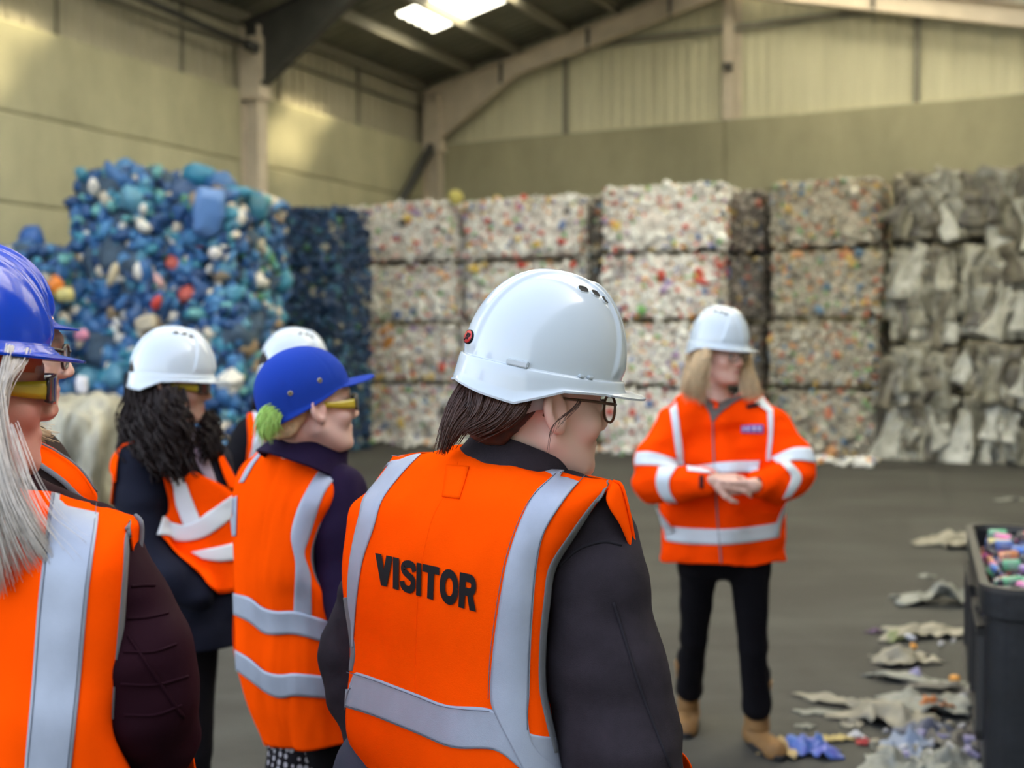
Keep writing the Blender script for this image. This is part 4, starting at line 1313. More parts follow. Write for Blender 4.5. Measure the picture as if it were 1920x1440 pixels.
def edge_band(name, pts, bv, m, w, par, off=.0018, dg=1.5, n=60):
    A = resample(pts, n)
    tn = np.gradient(A, axis=0); nr_ = np.stack([-tn[:, 1], tn[:, 0]], -1); nr_ /= np.linalg.norm(nr_, axis=1, keepdims=True)
    P = np.array([[cast(*(A[i] + nr_[i] * q), bv, off, dg) for q in np.linspace(-w, w, 4)] for i in range(n)])
    return link(name, grid_solid(name, relax(P, 3), m, .003), par)
def foot_of(p): q = Vector(p); q.z = 0; return q
def liner(H, hatobj, m):
    P = []
    for k in range(25):
        a = rad(-100 + 200 * k / 24); P.append([Vector((math.sin(a) * .094, math.cos(a) * .114 - .008, z)) for z in (.012, .028, .048)])
    under('liner', grid_solid('liner', np.array(P), m, .002, away=(0, 5, 0)), hatobj)

# ================================================================== silver-haired visitor in the blue hard hat
def person_silver():
    H = Head(W(-72, 722, 1.33), -54, -2, 0, .95)
    nb = W(-75, 915, 1.34); hip = W(-10, 1560, 1.36)
    t = empty('person', foot_of(hip), label='person with long silver hair, blue hard hat and yellow-armed safety glasses, maroon quilted sleeves', cat='person', group='visitors in orange vests')
    shR, elR, wrR = W(190, 1040, 1.28), W(250, 1330, 1.25), W(270, 1490, 1.42)
    shL, elL, wrL = W(-230, 1040, 1.42), W(-250, 1350, 1.42), W(-120, 1560, 1.38)
    rest = [(H.to((0, -.032, -.05)), nb, .048, .052), (nb, W(-20, 1100, 1.40), .055, .085), (W(-20, 1100, 1.40), hip, .085, .095),
            (W(-40, 1000, 1.38), shR, .05, .04), (W(-60, 1000, 1.40), shL, .05, .04), (shR, elR, .038, .036), (elR, wrR, .034, .025), (shL, elL, .038, .036), (elL, wrL, .034, .025)]
    figure_body('body', H, None, rest, t, M_skin, SK_PINK, .0036, [hand_prims(wrR, (.3, 1, -.4), (-1, .3, 0), .9, .5, 1), hand_prims(wrL, (.4, .8, -.5), (1, 0, 0), .9, .5, -1)])
    eyes(H, t)
    hair_cap(H, t, M_hair_s, front=.03, low=-.10, thick=.010, h=.004, ear=False)
    g = [[(-190, 655, 1.36), (-190, 800, 1.28), (-150, 960, 1.22), (-120, 1110, 1.22)],
         [(-120, 655, 1.28), (-110, 800, 1.225), (-60, 960, 1.19), (-30, 1100, 1.195)],
         [(-70, 655, 1.262), (-55, 790, 1.215), (-25, 940, 1.19), (2, 1110, 1.19)],
         [(-35, 655, 1.26), (-25, 780, 1.215), (10, 920, 1.19), (50, 1005, 1.185), (78, 1050, 1.185)],
         [(-5, 700, 1.255), (2, 790, 1.228), (20, 890, 1.205), (66, 985, 1.188), (116, 1058, 1.185)]]
    strands('long_hair', [Wa(q) for q in g], 1500, .0006, M_hair_s, t, jit=.0045, seg=16, seed=14)
    g = [[(52, 656, 1.292), (44, 682, 1.275), (20, 705, 1.260), (0, 740, 1.25), (-10, 800, 1.245)], [(30, 656, 1.284), (20, 685, 1.260), (10, 715, 1.25), (-10, 780, 1.24)], [(15, 650, 1.262), (5, 700, 1.25), (-5, 770, 1.235), (0, 850, 1.225)]]
    strands('hair', [Wa(q) for q in g], 460, .0006, M_hair_s, t, jit=.003, seg=12, seed=15)
    g = [[(30, 800, 1.22), (55, 880, 1.20), (110, 960, 1.18), (175, 990, 1.17), (205, 1010, 1.175)], [(20, 800, 1.22), (45, 870, 1.20), (50, 900, 1.19), (80, 980, 1.18), (120, 1070, 1.18)]]
    strands('loose_hair', [Wa(q) for q in g], 14, .0004, M_hair_s, t, jit=.006, seg=16, seed=16)
    fall('long_hair', H, 150, 275, .27, 900, .0007, M_hair_s, t, jit=.005, seed=17, out=.015)
    hh = hat(H, t, HAT_B, tilt=-3, lift=.010, vents=False, dy=-.016)
    liner(H, hh, M_liner)
    safety_glasses(H, t, M_lens_y, M_lens_d)
    # quilted jacket
    ch = [[(W(-40, 960, 1.42), .08), (W(-20, 1100, 1.43), .11), (W(-10, 1400, 1.43), .12), (W(-10, 1600, 1.43), .125)],
          [(W(0, 960, 1.38), .055), (W(172, 1035, 1.285), .052), (W(212, 1130, 1.26), .055), (W(252, 1240, 1.245), .060), (W(262, 1320, 1.245), .055), (W(285, 1385, 1.28), .045), (W(268, 1480, 1.40), .038)],
          [(W(-60, 960, 1.41), .055), (W(-225, 1040, 1.42), .055), (W(-250, 1230, 1.42), .058), (W(-240, 1350, 1.42), .05), (W(-130, 1530, 1.38), .042)]]
    jk, jme = garment('quilted_jacket', ch, M_maroon, t, h=.0045, folds=.004, fs=(14, 14, 22), seed=31, k=.03)
    bv = bvh_of(jme)
    for pts in ([(246, 1100), (265, 1098), (290, 1098)], [(238, 1160), (275, 1158), (314, 1150)], [(232, 1222), (285, 1222), (330, 1208)], [(226, 1282), (290, 1284), (352, 1268)], [(232, 1340), (290, 1340), (340, 1322)], [(245, 1200), (280, 1250), (320, 1310), (345, 1345)], [(240, 1192), (272, 1240), (312, 1300), (340, 1342)]):
        cord('quilt_seam', pts, bv, M_maroon, jk, r=.0016, off=.0006, dg=1.22, n=26)
    # vest
    rows = [([(-160, 905), (0, 906), (45, 917), (95, 925), (185, 945), (256, 970)], 1.375, 1.285, .03),
            ([(-195, 960), (0, 958), (120, 970), (243, 1000)], 1.38, 1.235, .07),
            ([(-215, 1040), (0, 1045), (120, 1052), (238, 1060)], 1.38, 1.21, .09),
            ([(-225, 1150), (0, 1158), (120, 1162), (231, 1165)], 1.38, 1.20, .09),
            ([(-225, 1260), (0, 1268), (120, 1275), (222, 1280)], 1.375, 1.20, .09),
            ([(-225, 1350), (0, 1360), (120, 1366), (216, 1370)], 1.37, 1.20, .095),
            ([(-225, 1450), (0, 1460), (120, 1470), (262, 1480)], 1.37, 1.22, .11),
            ([(-230, 1600), (0, 1610), (120, 1615), (300, 1620)], 1.37, 1.24, .12)]
    pb = Panel(rows, n=110, mm=90, pw=.55, fold=.0045, seed=41, fscale=9, fst=(1.4, 1.4, .5))
    vest = link('vest', pb.mesh('vest', M_orange, .002), t)
    fr = [([(-160, 905), (0, 925), (100, 935), (256, 970)], 1.375, 1.285, -.03), ([(-180, 970), (0, 990), (258, 1030)], 1.40, 1.31, -.10),
          ([(-200, 1100), (0, 1120), (285, 1150)], 1.41, 1.36, -.13), ([(-215, 1230), (0, 1240), (320, 1250)], 1.41, 1.37, -.14),
          ([(-225, 1350), (0, 1350), (347, 1345)], 1.40, 1.36, -.14), ([(-230, 1450), (0, 1450), (364, 1440)], 1.39, 1.35, -.14), ([(-232, 1600), (0, 1590), (385, 1570)], 1.39, 1.34, -.14)]
    link('front_panel', Panel(fr, n=60, mm=50, pw=.6).mesh('front_panel', M_orange, .002), vest)
    bvb = grid_bvh(pb.P)
    vest_sheet('shoulder_flap', [(250, 967, 1.285), (246, 985, 1.245), (247, 1010, 1.24), (252, 1040, 1.25)], [(256, 968, 1.29), (264, 982, 1.28), (264, 1008, 1.28), (259, 1038, 1.275)], M_orange, vest, bow=.004)
    edge_band('armhole_binding', [(258, 971), (246, 985), (240, 1010), (238, 1060), (234, 1110), (228, 1180), (221, 1260), (217, 1320), (216, 1348)], bvb, M_bind, 6.5, vest, dg=1.22)
    link('flap_binding', mesh('flap_binding', *tube_geo(catmull([list(W(*q)) for q in [(254, 967, 1.286), (264, 978, 1.276), (266, 1000, 1.274), (262, 1036, 1.27)]], 30), .0028, 8), M_bind), vest)
    tp = strip('reflective_tape', [(96, 925), (90, 980), (84, 1040), (75, 1120), (66, 1230), (60, 1310), (47, 1450)], [(186, 945), (182, 990), (174, 1050), (165, 1120), (156, 1220), (149, 1300), (133, 1450)], bvb, M_tape, vest, off=.002, n=80, mm=12)
    strip('reflective_tape', [(-150, 908), (-152, 980), (-150, 1120), (-140, 1300), (-135, 1450)], [(-95, 908), (-90, 980), (-85, 1120), (-75, 1300), (-70, 1450)], bvb, M_tape, vest, off=.002, n=50, mm=8)
    for l in ([(102, 928), (96, 980), (90, 1040), (81, 1120), (72, 1230), (66, 1310), (53, 1450)], [(180, 946), (176, 990), (168, 1050), (159, 1120), (150, 1220), (143, 1300), (127, 1450)]):
        cord('stitching', l, bvb, M_stitch, tp, r=.0005, off=.0024, dg=1.25, nn=4)
    legs_out(t, hip, M_black, yaw=-35, gap=.075, r=(.082, .068, .052))
person_silver()

# ================================================================== visitor beyond her, also in a blue hat
def person_beyond():
    H = Head(W(2, 655, 1.78), -70, -4, 0, .95)
    nb = W(-5, 850, 1.80); hip = W(20, 1250, 1.85)
    t = empty('person', foot_of(hip), label='person in blue hard hat and black glasses, mostly hidden behind the silver-haired one', cat='person', group='visitors in orange vests')
    shR, elR, wrR = W(105, 950, 1.78), W(120, 1200, 1.76), W(160, 1380, 1.70)
    shL, elL, wrL = W(-60, 950, 1.95), W(-70, 1200, 1.95), W(0, 1380, 1.85)
    rest = [(H.to((0, -.032, -.05)), nb, .046, .052), (nb, W(20, 1000, 1.85), .055, .09), (W(20, 1000, 1.85), hip, .09, .10), (W(20, 910, 1.83), shR, .05, .04), (W(20, 910, 1.85), shL, .05, .04), (shR, elR, .036, .034), (elR, wrR, .034, .025), (shL, elL, .036, .034), (elL, wrL, .034, .025)]
    figure_body('body', H, None, rest, t, M_skin, SK_PALE, .0045, [hand_prims(wrR, (.1, .3, -1), (-1, 0, 0), .9, .5, 1), hand_prims(wrL, (.1, .3, -1), (1, 0, 0), .9, .5, -1)])
    eyes(H, t); hair_cap(H, t, M_hair_b, front=.01, h=.006, low=-.09)
    g = [[(20, 760, 1.72), (50, 790, 1.70), (75, 806, 1.70), (104, 812, 1.71)], [(20, 770, 1.72), (40, 800, 1.70), (70, 815, 1.70), (95, 824, 1.71)]]
    strands('hair', [Wa(q) for q in g], 90, .001, M_hair_b, t, jit=.004, seed=19)
    fall('hair', H, 110, 260, .17, 500, .0011, M_hair_b, t, jit=.005, seed=20)
    hh = hat(H, t, HAT_B, tilt=0, lift=.01, vents=False, dy=-.040); liner(H, hh, M_liner)
    spectacles(H, t, M_frame_k, .0028)
    ch = [[(W(10, 890, 1.84), .09), (W(15, 960, 1.85), .12), (W(20, 1150, 1.86), .13), (W(20, 1300, 1.87), .135)],
          [(W(20, 890, 1.82), .07), (W(100, 940, 1.79), .06), (W(112, 1080, 1.78), .06), (W(120, 1200, 1.76), .055), (W(158, 1370, 1.70), .042)],
          [(W(10, 890, 1.86), .07), (W(-55, 940, 1.93), .06), (W(-70, 1200, 1.95), .055), (W(-2, 1370, 1.85), .042)]]
    jk, jme = garment('brown_jumper', ch, M_brown, t, h=.006, folds=.005, seed=51)
    bv = bvh_of(jme)
    v = strip('vest', [(40, 850), (76, 878), (112, 903), (150, 940), (170, 990), (165, 1100)], [(60, 828), (105, 853), (148, 893), (182, 945), (196, 1000), (195, 1100)], bv, M_orange, t, off=.008, thick=.004, dg=1.78, n=50)
    strip('vest_back', [(-60, 900), (-50, 1000), (-45, 1250)], [(60, 880), (110, 990), (150, 1250)], bv, M_orange, t, off=.007, dg=1.8)
    cord('edge_binding', [(45, 856), (78, 881), (114, 907), (152, 944)], bv, M_bind, v, r=.004, off=.010, dg=1.78)
    cord('edge_binding', [(72, 842), (105, 862), (140, 888), (168, 925)], bv, M_bind, v, r=.0018, off=.013, dg=1.78)
    legs_out(t, hip, M_black, yaw=-50)
person_beyond()

# ================================================================== dark curly-haired visitor, white hat, navy coat
def person_curly():
    H = Head(W(326, 722, 3.28), -84, -3, 0, .95)
    nb = W(325, 820, 3.30); hip = W(350, 1180, 3.32)
    t = empty('person', foot_of(hip), label='person with dark curly hair in white hard hat, navy coat under a striped orange vest', cat='person', group='visitors in orange vests')
    shR, elR, wrR = W(264, 875, 3.20), W(264, 1030, 3.14), W(350, 1105, 3.20)
    shL, elL, wrL = W(390, 870, 3.42), W(410, 1020, 3.40), W(420, 1120, 3.25)
    rest = [(H.to((0, -.032, -.05)), nb, .046, .052), (nb, W(335, 930, 3.32), .055, .09), (W(335, 930, 3.32), hip, .09, .10), (W(325, 855, 3.30), shR, .05, .04), (W(330, 855, 3.32), shL, .05, .04), (shR, elR, .038, .036), (elR, wrR, .034, .025), (shL, elL, .038, .034), (elL, wrL, .034, .025)]
    figure_body('body', H, None, rest, t, M_skin, SK_TAN, .005, [hand_prims(wrR, (.5, .6, -.8), (0, 1, 0), .9, .4, 1), hand_prims(wrL, (.6, .5, -.8), (0, 1, 0), .9, .4, -1)])
    eyes(H, t); hair_cap(H, t, M_hair_k, front=.02, h=.006, low=-.10, ear=False, thick=.014)
    g = [[(262, 735, 3.30), (252, 775, 3.26), (245, 820, 3.22), (262, 862, 3.18)], [(285, 738, 3.21), (275, 780, 3.17), (272, 840, 3.14), (290, 885, 3.12)], [(312, 735, 3.18), (308, 780, 3.14), (312, 840, 3.12), (328, 893, 3.11)],
         [(335, 732, 3.18), (340, 770, 3.15), (345, 820, 3.14), (345, 885, 3.14)]]
    strands('curly_hair', [Wa(q) for q in g], 420, .0035, M_hair_k, t, jit=.016, seg=22, curl=.012, cfreq=70, seed=22, taper=.7)
    g = [[(382, 775, 3.30), (386, 800, 3.26), (388, 830, 3.22), (392, 860, 3.2)], [(392, 780, 3.34), (402, 805, 3.3), (404, 835, 3.26), (404, 855, 3.25)]]
    strands('curly_hair', [Wa(q) for q in g], 120, .0035, M_hair_k, t, jit=.012, seg=18, curl=.010, cfreq=60, seed=23, taper=.7)
    fall('curly_hair', H, 110, 205, .20, 200, .003, M_hair_k, t, jit=.008, seed=24, curl=.008, seg=20, taper=.7)
    hat(H, t, HAT_W, tilt=0, lift=-.012)
    safety_glasses(H, t, M_lens_y, M_lens_d)
    ch = [[(W(325, 850, 3.30), .10), (W(345, 930, 3.32), .15), (W(355, 1060, 3.32), .16), (W(358, 1165, 3.32), .19), (W(358, 1260, 3.32), .19)],
          [(W(310, 850, 3.26), .07), (W(268, 872, 3.20), .068), (W(262, 950, 3.15), .064), (W(266, 1030, 3.11), .062), (W(320, 1085, 3.07), .055), (W(372, 1115, 3.08), .048)],
          [(W(340, 850, 3.32), .07), (W(390, 872, 3.42), .064), (W(412, 1020, 3.40), .06), (W(420, 1110, 3.25), .045)]]
    zc = W(358, 1193, 3.32).z
    jk, jme = garment('navy_coat', ch, M_navy, t, h=.007, folds=.012, fs=(8, 8, 14), seed=61, cut=lambda p: zc - p[:, 2])
    bv = bvh_of(jme)
    D = 3.15
    vest = strip('vest', [(222, 905), (224, 868), (233, 840), (263, 827), (288, 849), (305, 909), (313, 955), (297, 975)], [(211, 905), (212, 865), (226, 832), (268, 815), (302, 860), (318, 905), (332, 945), (347, 990)], bv, M_orange, t, off=.010, dg=D, n=60)
    strip('vest_front', [(342, 897), (352, 930), (360, 960), (372, 985)], [(362, 886), (400, 905), (425, 920), (440, 935)], bv, M_orange, vest, off=.012, dg=D)
    strip('vest_front', [(399, 850), (410, 885), (424, 918)], [(408, 852), (428, 888), (444, 915)], bv, M_orange, vest, off=.014, dg=D)
    strip('vest_front', [(292, 1000), (345, 1010), (380, 1004), (445, 960)], [(322, 1038), (368, 1078), (402, 1112), (448, 1108)], bv, M_orange, vest, off=.013, dg=D, mm=14)
    strip('vest_back', [(215, 880), (205, 960), (200, 1060)], [(222, 890), (214, 960), (210, 1060)], bv, M_orange, vest, off=.012, dg=3.3)
    strip('reflective_tape', [(268, 815), (288, 850), (312, 897), (330, 945), (347, 990)], [(281, 815), (302, 847), (318, 886), (344, 900), (358, 935), (374, 978)], bv, M_tape_w, vest, off=.016, dg=D)
    strip('reflective_tape', [(296, 970), (322, 978), (347, 984), (374, 972), (402, 948), (442, 920)], [(288, 1006), (320, 1011), (347, 1014), (380, 1007), (410, 986), (442, 958)], bv, M_tape_w, vest, off=.018, dg=D, mm=9)
    strip('reflective_tape', [(358, 1037), (400, 1028), (445, 1016)], [(378, 1049), (410, 1053), (445, 1048)], bv, M_tape_w, vest, off=.018, dg=D)
    strip('shirt', [(353, 775), (357, 830), (372, 880), (392, 907)], [(372, 775), (376, 815), (387, 860), (403, 907)], bv, M_shirt, t, off=.010, dg=D)
    legs_out(t, W(352, 1185, 3.34), M_black, gap=.06, yaw=-75, r=(.095, .065, .05))
person_curly()

# ================================================================== visitor half hidden behind the blue cap
def person_hidden():
    H = Head(W(552, 704, 4.05), -80, -3, 0, .95)
    nb = W(545, 790, 4.07); hip = W(535, 1060, 4.1)
    t = empty('person', foot_of(hip), label='person in white hard hat and dark coat, half hidden behind the blue cap', cat='person', group='visitors in orange vests')
    shR, elR, wrR = W(478, 825, 3.98), W(435, 935, 3.95), W(470, 1040, 3.9)
    shL, elL, wrL = W(580, 825, 4.2), W(590, 950, 4.2), W(590, 1040, 4.1)
    rest = [(H.to((0, -.032, -.05)), nb, .046, .052), (nb, W(535, 880, 4.08), .055, .09), (W(535, 880, 4.08), hip, .09, .10), (W(535, 815, 4.05), shR, .05, .04), (W(535, 815, 4.08), shL, .05, .04), (shR, elR, .038, .036), (elR, wrR, .034, .025), (shL, elL, .038, .034), (elL, wrL, .034, .025)]
    figure_body('body', H, None, rest, t, M_skin, SK_TAN, .006, [hand_prims(wrR, (.2, 0, -1), (0, 1, 0), .9, .4, 1), hand_prims(wrL, (.2, 0, -1), (0, 1, 0), .9, .4, -1)])
    eyes(H, t); hair_cap(H, t, M_hair_k, front=.02, h=.007, low=-.12, ear=False, thick=.016)
    g = [[(500, 690, 4.0), (490, 725, 3.98), (482, 760, 3.97)], [(515, 690, 3.96), (508, 725, 3.95), (500, 765, 3.95)]]
    strands('hair', [Wa(q) for q in g], 120, .003, M_hair_k, t, jit=.014, seed=27)
    fall('hair', H, 110, 250, .18, 300, .002, M_hair_k, t, jit=.007, seed=28)
    hat(H, t, HAT_W, tilt=-2, lift=-.012)
    spectacles(H, t, M_frame_k, .002)
    ch = [[(W(535, 810, 4.06), .09), (W(535, 880, 4.08), .14), (W(535, 1000, 4.1), .15), (W(535, 1160, 4.1), .16)],
          [(W(520, 805, 4.02), .07), (W(478, 822, 3.98), .072), (W(448, 880, 3.96), .07), (W(432, 940, 3.95), .064), (W(468, 1030, 3.9), .045)],
          [(W(545, 805, 4.08), .07), (W(580, 825, 4.2), .065), (W(590, 950, 4.2), .06), (W(590, 1030, 4.1), .045)]]
    jk, jme = garment('dark_coat', ch, M_black, t, h=.009, folds=.008, seed=71)
    bv = bvh_of(jme)
    vest = strip('vest', [(462, 752), (465, 790), (466, 830), (458, 880), (450, 930)], [(476, 746), (488, 790), (494, 830), (500, 880), (500, 930)], bv, M_orange, t, off=.012, dg=3.98)
    strip('vest_front', [(500, 800), (500, 900), (500, 1040)], [(560, 800), (575, 900), (580, 1040)], bv, M_orange, vest, off=.012, dg=4.0)
    strip('reflective_tape', [(475, 775), (478, 810), (468, 855), (458, 880)], [(487, 785), (492, 815), (488, 850), (478, 880)], bv, M_tape_w, vest, off=.018, dg=3.98)
    legs_out(t, W(535, 1100, 4.1), M_black, yaw=-75, r=(.11, .07, .055), h=.014)
person_hidden()

# ================================================================== small visitor in a blue cloth cap with a green ponytail
def person_cap():
    H = Head(W(583, 758, 2.42), -62, 4, 0, .92)
    nb = W(568, 862, 2.50); hip = W(575, 1330, 2.50)
    t = empty('person', foot_of(hip), label='person in blue cloth cap with a lime green ponytail, orange vest and spotted skirt', cat='person', group='visitors in orange vests')
    shR, elR, wrR = W(632, 925, 2.42), W(640, 1130, 2.38), W(690, 1260, 2.28)
    shL, elL, wrL = W(505, 925, 2.63), W(495, 1110, 2.68), W(550, 1260, 2.69)
    rest = [(H.to((0, -.032, -.05)), nb, .045, .050), (nb, W(555, 1000, 2.60), .050, .075), (W(555, 1000, 2.60), W(590, 1300, 2.60), .075, .08), (W(570, 920, 2.54), shR, .04, .034), (W(560, 920, 2.57), shL, .04, .034), (shR, elR, .036, .034), (elR, wrR, .032, .024), (shL, elL, .036, .032), (elL, wrL, .032, .024)]
    figure_body('body', H, None, rest, t, M_skin, SK_PALE, .0042, [hand_prims(wrR, (.5, .2, -.8), (-1, .4, 0), .85, .4, 1), hand_prims(wrL, (.3, .3, -1), (1, 0, 0), .85, .4, -1)])
    eyes(H, t); hair_cap(H, t, M_hair_b, front=.0, h=.005, low=-.07, thick=.006)
    g = [[(535, 766, 2.37), (508, 764, 2.34), (490, 776, 2.33), (484, 812, 2.33)], [(538, 772, 2.36), (512, 776, 2.33), (499, 796, 2.32), (499, 826, 2.325)], [(545, 775, 2.35), (522, 780, 2.33), (516, 795, 2.32), (522, 812, 2.325)]]
    strands('ponytail', [Wa(q) for q in g], 520, .0010, M_hair_g, t, jit=.006, seg=14, seed=33)
    cp = hat(H, t, HAT_C, tilt=11, lift=.002, vents=False, name='cap')
    for sg in (-1, 1):
        for ph, th in ((80, 78), (118, 84)):
            c, n = hat_surface(rad(ph) * sg, rad(th), CAP); tt = n.orthogonal().normalized(); u = n.cross(tt); vs, N = [], 16
            for r_, dz in ((.0022, .0008), (.0040, .0022), (.0058, .0003)):
                for k in range(N): vs.append(c + (tt * math.cos(k * 2 * math.pi / N) + u * math.sin(k * 2 * math.pi / N)) * r_ + n * dz)
            fs = [tuple(range(N))] + grid_faces(3, N, True)
            me = mesh('eyelet', vs, fs, [M_metal, M_slot]); me.polygons[0].material_index = 1; under('eyelet', me, cp)
    safety_glasses(H, t, M_lens_y, M_lens_d)
    ch = [[(W(575, 885, 2.53), .07), (W(560, 960, 2.60), .095), (W(560, 1150, 2.62), .10), (W(590, 1330, 2.62), .10)],
          [(W(570, 885, 2.47), .06), (W(636, 925, 2.42), .056), (W(636, 1010, 2.40), .055), (W(642, 1110, 2.38), .052), (W(685, 1250, 2.29), .038)],
          [(W(560, 895, 2.56), .055), (W(505, 920, 2.63), .050), (W(495, 1110, 2.68), .048), (W(550, 1250, 2.69), .038)]]
    jk, jme = garment('purple_coat', ch, M_purple, t, h=.0055, folds=.004, seed=81, k=.03)
    fw = Vector((.62, .76, -.45)).normalized(); rt = Vector((.75, -.62, -.1)).normalized(); up = rt.cross(fw); nc = W(588, 830, 2.46)
    ring_loft('collar', [(nc - up * .06, rt * .105, fw * .10), (nc - up * .02, rt * .084, fw * .084), (nc + up * .022, rt * .073, fw * .074), (nc + up * .030, rt * .069, fw * .070)], M_purple, jk, n=48, thick=.006, fold=.003, fsc=24)
    rows = [([(478, 853), (500, 836), (525, 821), (570, 834), (610, 854), (640, 870), (668, 894)], 2.60, 2.47, .04),
            ([(455, 873), (520, 850), (600, 884), (654, 912)], 2.60, 2.42, .09),
            ([(440, 905), (540, 915), (630, 944)], 2.60, 2.39, .11),
            ([(434, 960), (520, 970), (604, 985)], 2.60, 2.38, .11),
            ([(437, 1030), (520, 1036), (588, 1035)], 2.59, 2.375, .11),
            ([(439, 1080), (520, 1085), (594, 1082)], 2.58, 2.375, .115),
            ([(440, 1115), (520, 1126), (622, 1118)], 2.57, 2.39, .12),
            ([(440, 1170), (520, 1184), (650, 1182)], 2.57, 2.41, .13),
            ([(443, 1240), (530, 1266), (672, 1260)], 2.56, 2.42, .14),
            ([(464, 1322), (550, 1345), (680, 1330)], 2.56, 2.43, .14),
            ([(497, 1398), (570, 1408), (685, 1385)], 2.56, 2.43, .14)]
    pb = Panel(rows, n=110, mm=80, pw=.55, fold=.007, seed=91, fscale=10, fst=(1.5, 1.5, .4))
    vest = link('vest', pb.mesh('vest', M_orange, .002), t)
    fr = [([(478, 853), (540, 850), (600, 865), (668, 894)], 2.60, 2.47, -.03), ([(446, 890), (560, 900), (680, 930)], 2.62, 2.50, -.10), ([(440, 1000), (560, 1010), (690, 1030)], 2.64, 2.52, -.13),
          ([(440, 1115), (560, 1120), (680, 1118)], 2.6, 2.5, -.14), ([(443, 1240), (560, 1250), (680, 1260)], 2.56, 2.46, -.14), ([(497, 1398), (570, 1400), (690, 1385)], 2.56, 2.43, -.14)]
    link('front_panel', Panel(fr, n=50, mm=40, pw=.6).mesh('front_panel', M_orange, .002), vest)
    bvb = grid_bvh(pb.P)
    edge_band('armhole_binding', [(666, 896), (644, 926), (618, 962), (600, 992), (588, 1030), (589, 1062), (600, 1092), (616, 1112)], bvb, M_bind, 4.0, vest, dg=2.38)
    edge_band('neck_binding', [(527, 823), (570, 836), (610, 856), (640, 871)], bvb, M_bind, 2.2, vest, dg=2.5)
    strip('reflective_tape', [(615, 862), (598, 884), (580, 912), (560, 952), (547, 1000), (550, 1030), (555, 1060), (552, 1150)], [(646, 875), (628, 898), (610, 922), (592, 968), (578, 1012), (570, 1040), (582, 1085), (585, 1155)], bvb, M_tape, vest, off=.003, n=60, mm=8, dg=2.4)
    strip('reflective_tape', [(440, 1112), (470, 1120), (495, 1138), (520, 1145), (560, 1146), (625, 1168)], [(441, 1152), (470, 1166), (497, 1187), (520, 1190), (560, 1190), (632, 1212)], bvb, M_tape, vest, off=.0045, n=60, mm=8, dg=2.4)
    strip('reflective_tape', [(443, 1218), (470, 1234), (500, 1258), (530, 1264), (560, 1262), (650, 1272)], [(446, 1256), (475, 1278), (505, 1300), (530, 1308), (560, 1304), (650, 1312)], bvb, M_tape, vest, off=.0045, n=60, mm=8, dg=2.4)
    strip('reflective_tape', [(486, 850), (466, 875), (450, 905)], [(500, 842), (478, 870), (458, 905)], bvb, M_tape, vest, off=.003, n=20, dg=2.55)
    strip('reflective_tape', [(434, 935), (434, 970), (437, 1005)], [(446, 930), (445, 970), (444, 1005)], bvb, M_tape, vest, off=.003, n=20, dg=2.55)
    # spotted skirt and legs
    m = mat('spotted_cloth', (.010, .008, .010), .9, spec=.1)
    n = m.node_tree; vo = n.nodes.new('ShaderNodeTexVoronoi'); vo.inputs['Scale'].default_value = 62; vo.inputs['Randomness'].default_value = .25
    cr = n.nodes.new('ShaderNodeValToRGB'); cr.color_ramp.elements[0].position = .36; cr.color_ramp.elements[0].color = (.33, .31, .33, 1); cr.color_ramp.elements[1].position = .42; cr.color_ramp.elements[1].color = (.010, .008, .010, 1)
    tc = n.nodes.new('ShaderNodeTexCoord'); n.links.new(tc.outputs['Object'], vo.inputs['Vector']); n.links.new(vo.outputs['Distance'], cr.inputs['Fac']); n.links.new(cr.outputs['Color'], n.nodes['Principled BSDF'].inputs['Base Color'])
    hp = W(596, 1340, 2.52); ex, ey = Vector((.72, -.62, 0)), Vector((.5, .6, 0))
    ring_loft('skirt', [(hp, ex * .125, ey * .11), (hp - Vector((0, 0, .12)), ex * .14, ey * .13), (hp - Vector((0, 0, .28)), ex * .155, ey * .15)], m, t, n=60, thick=.004, fold=.012, fsc=11)
    legs_out(t, hp - Vector((0, 0, .05)), M_black, gap=.06, yaw=-45, r=(.08, .055, .04))
person_cap()

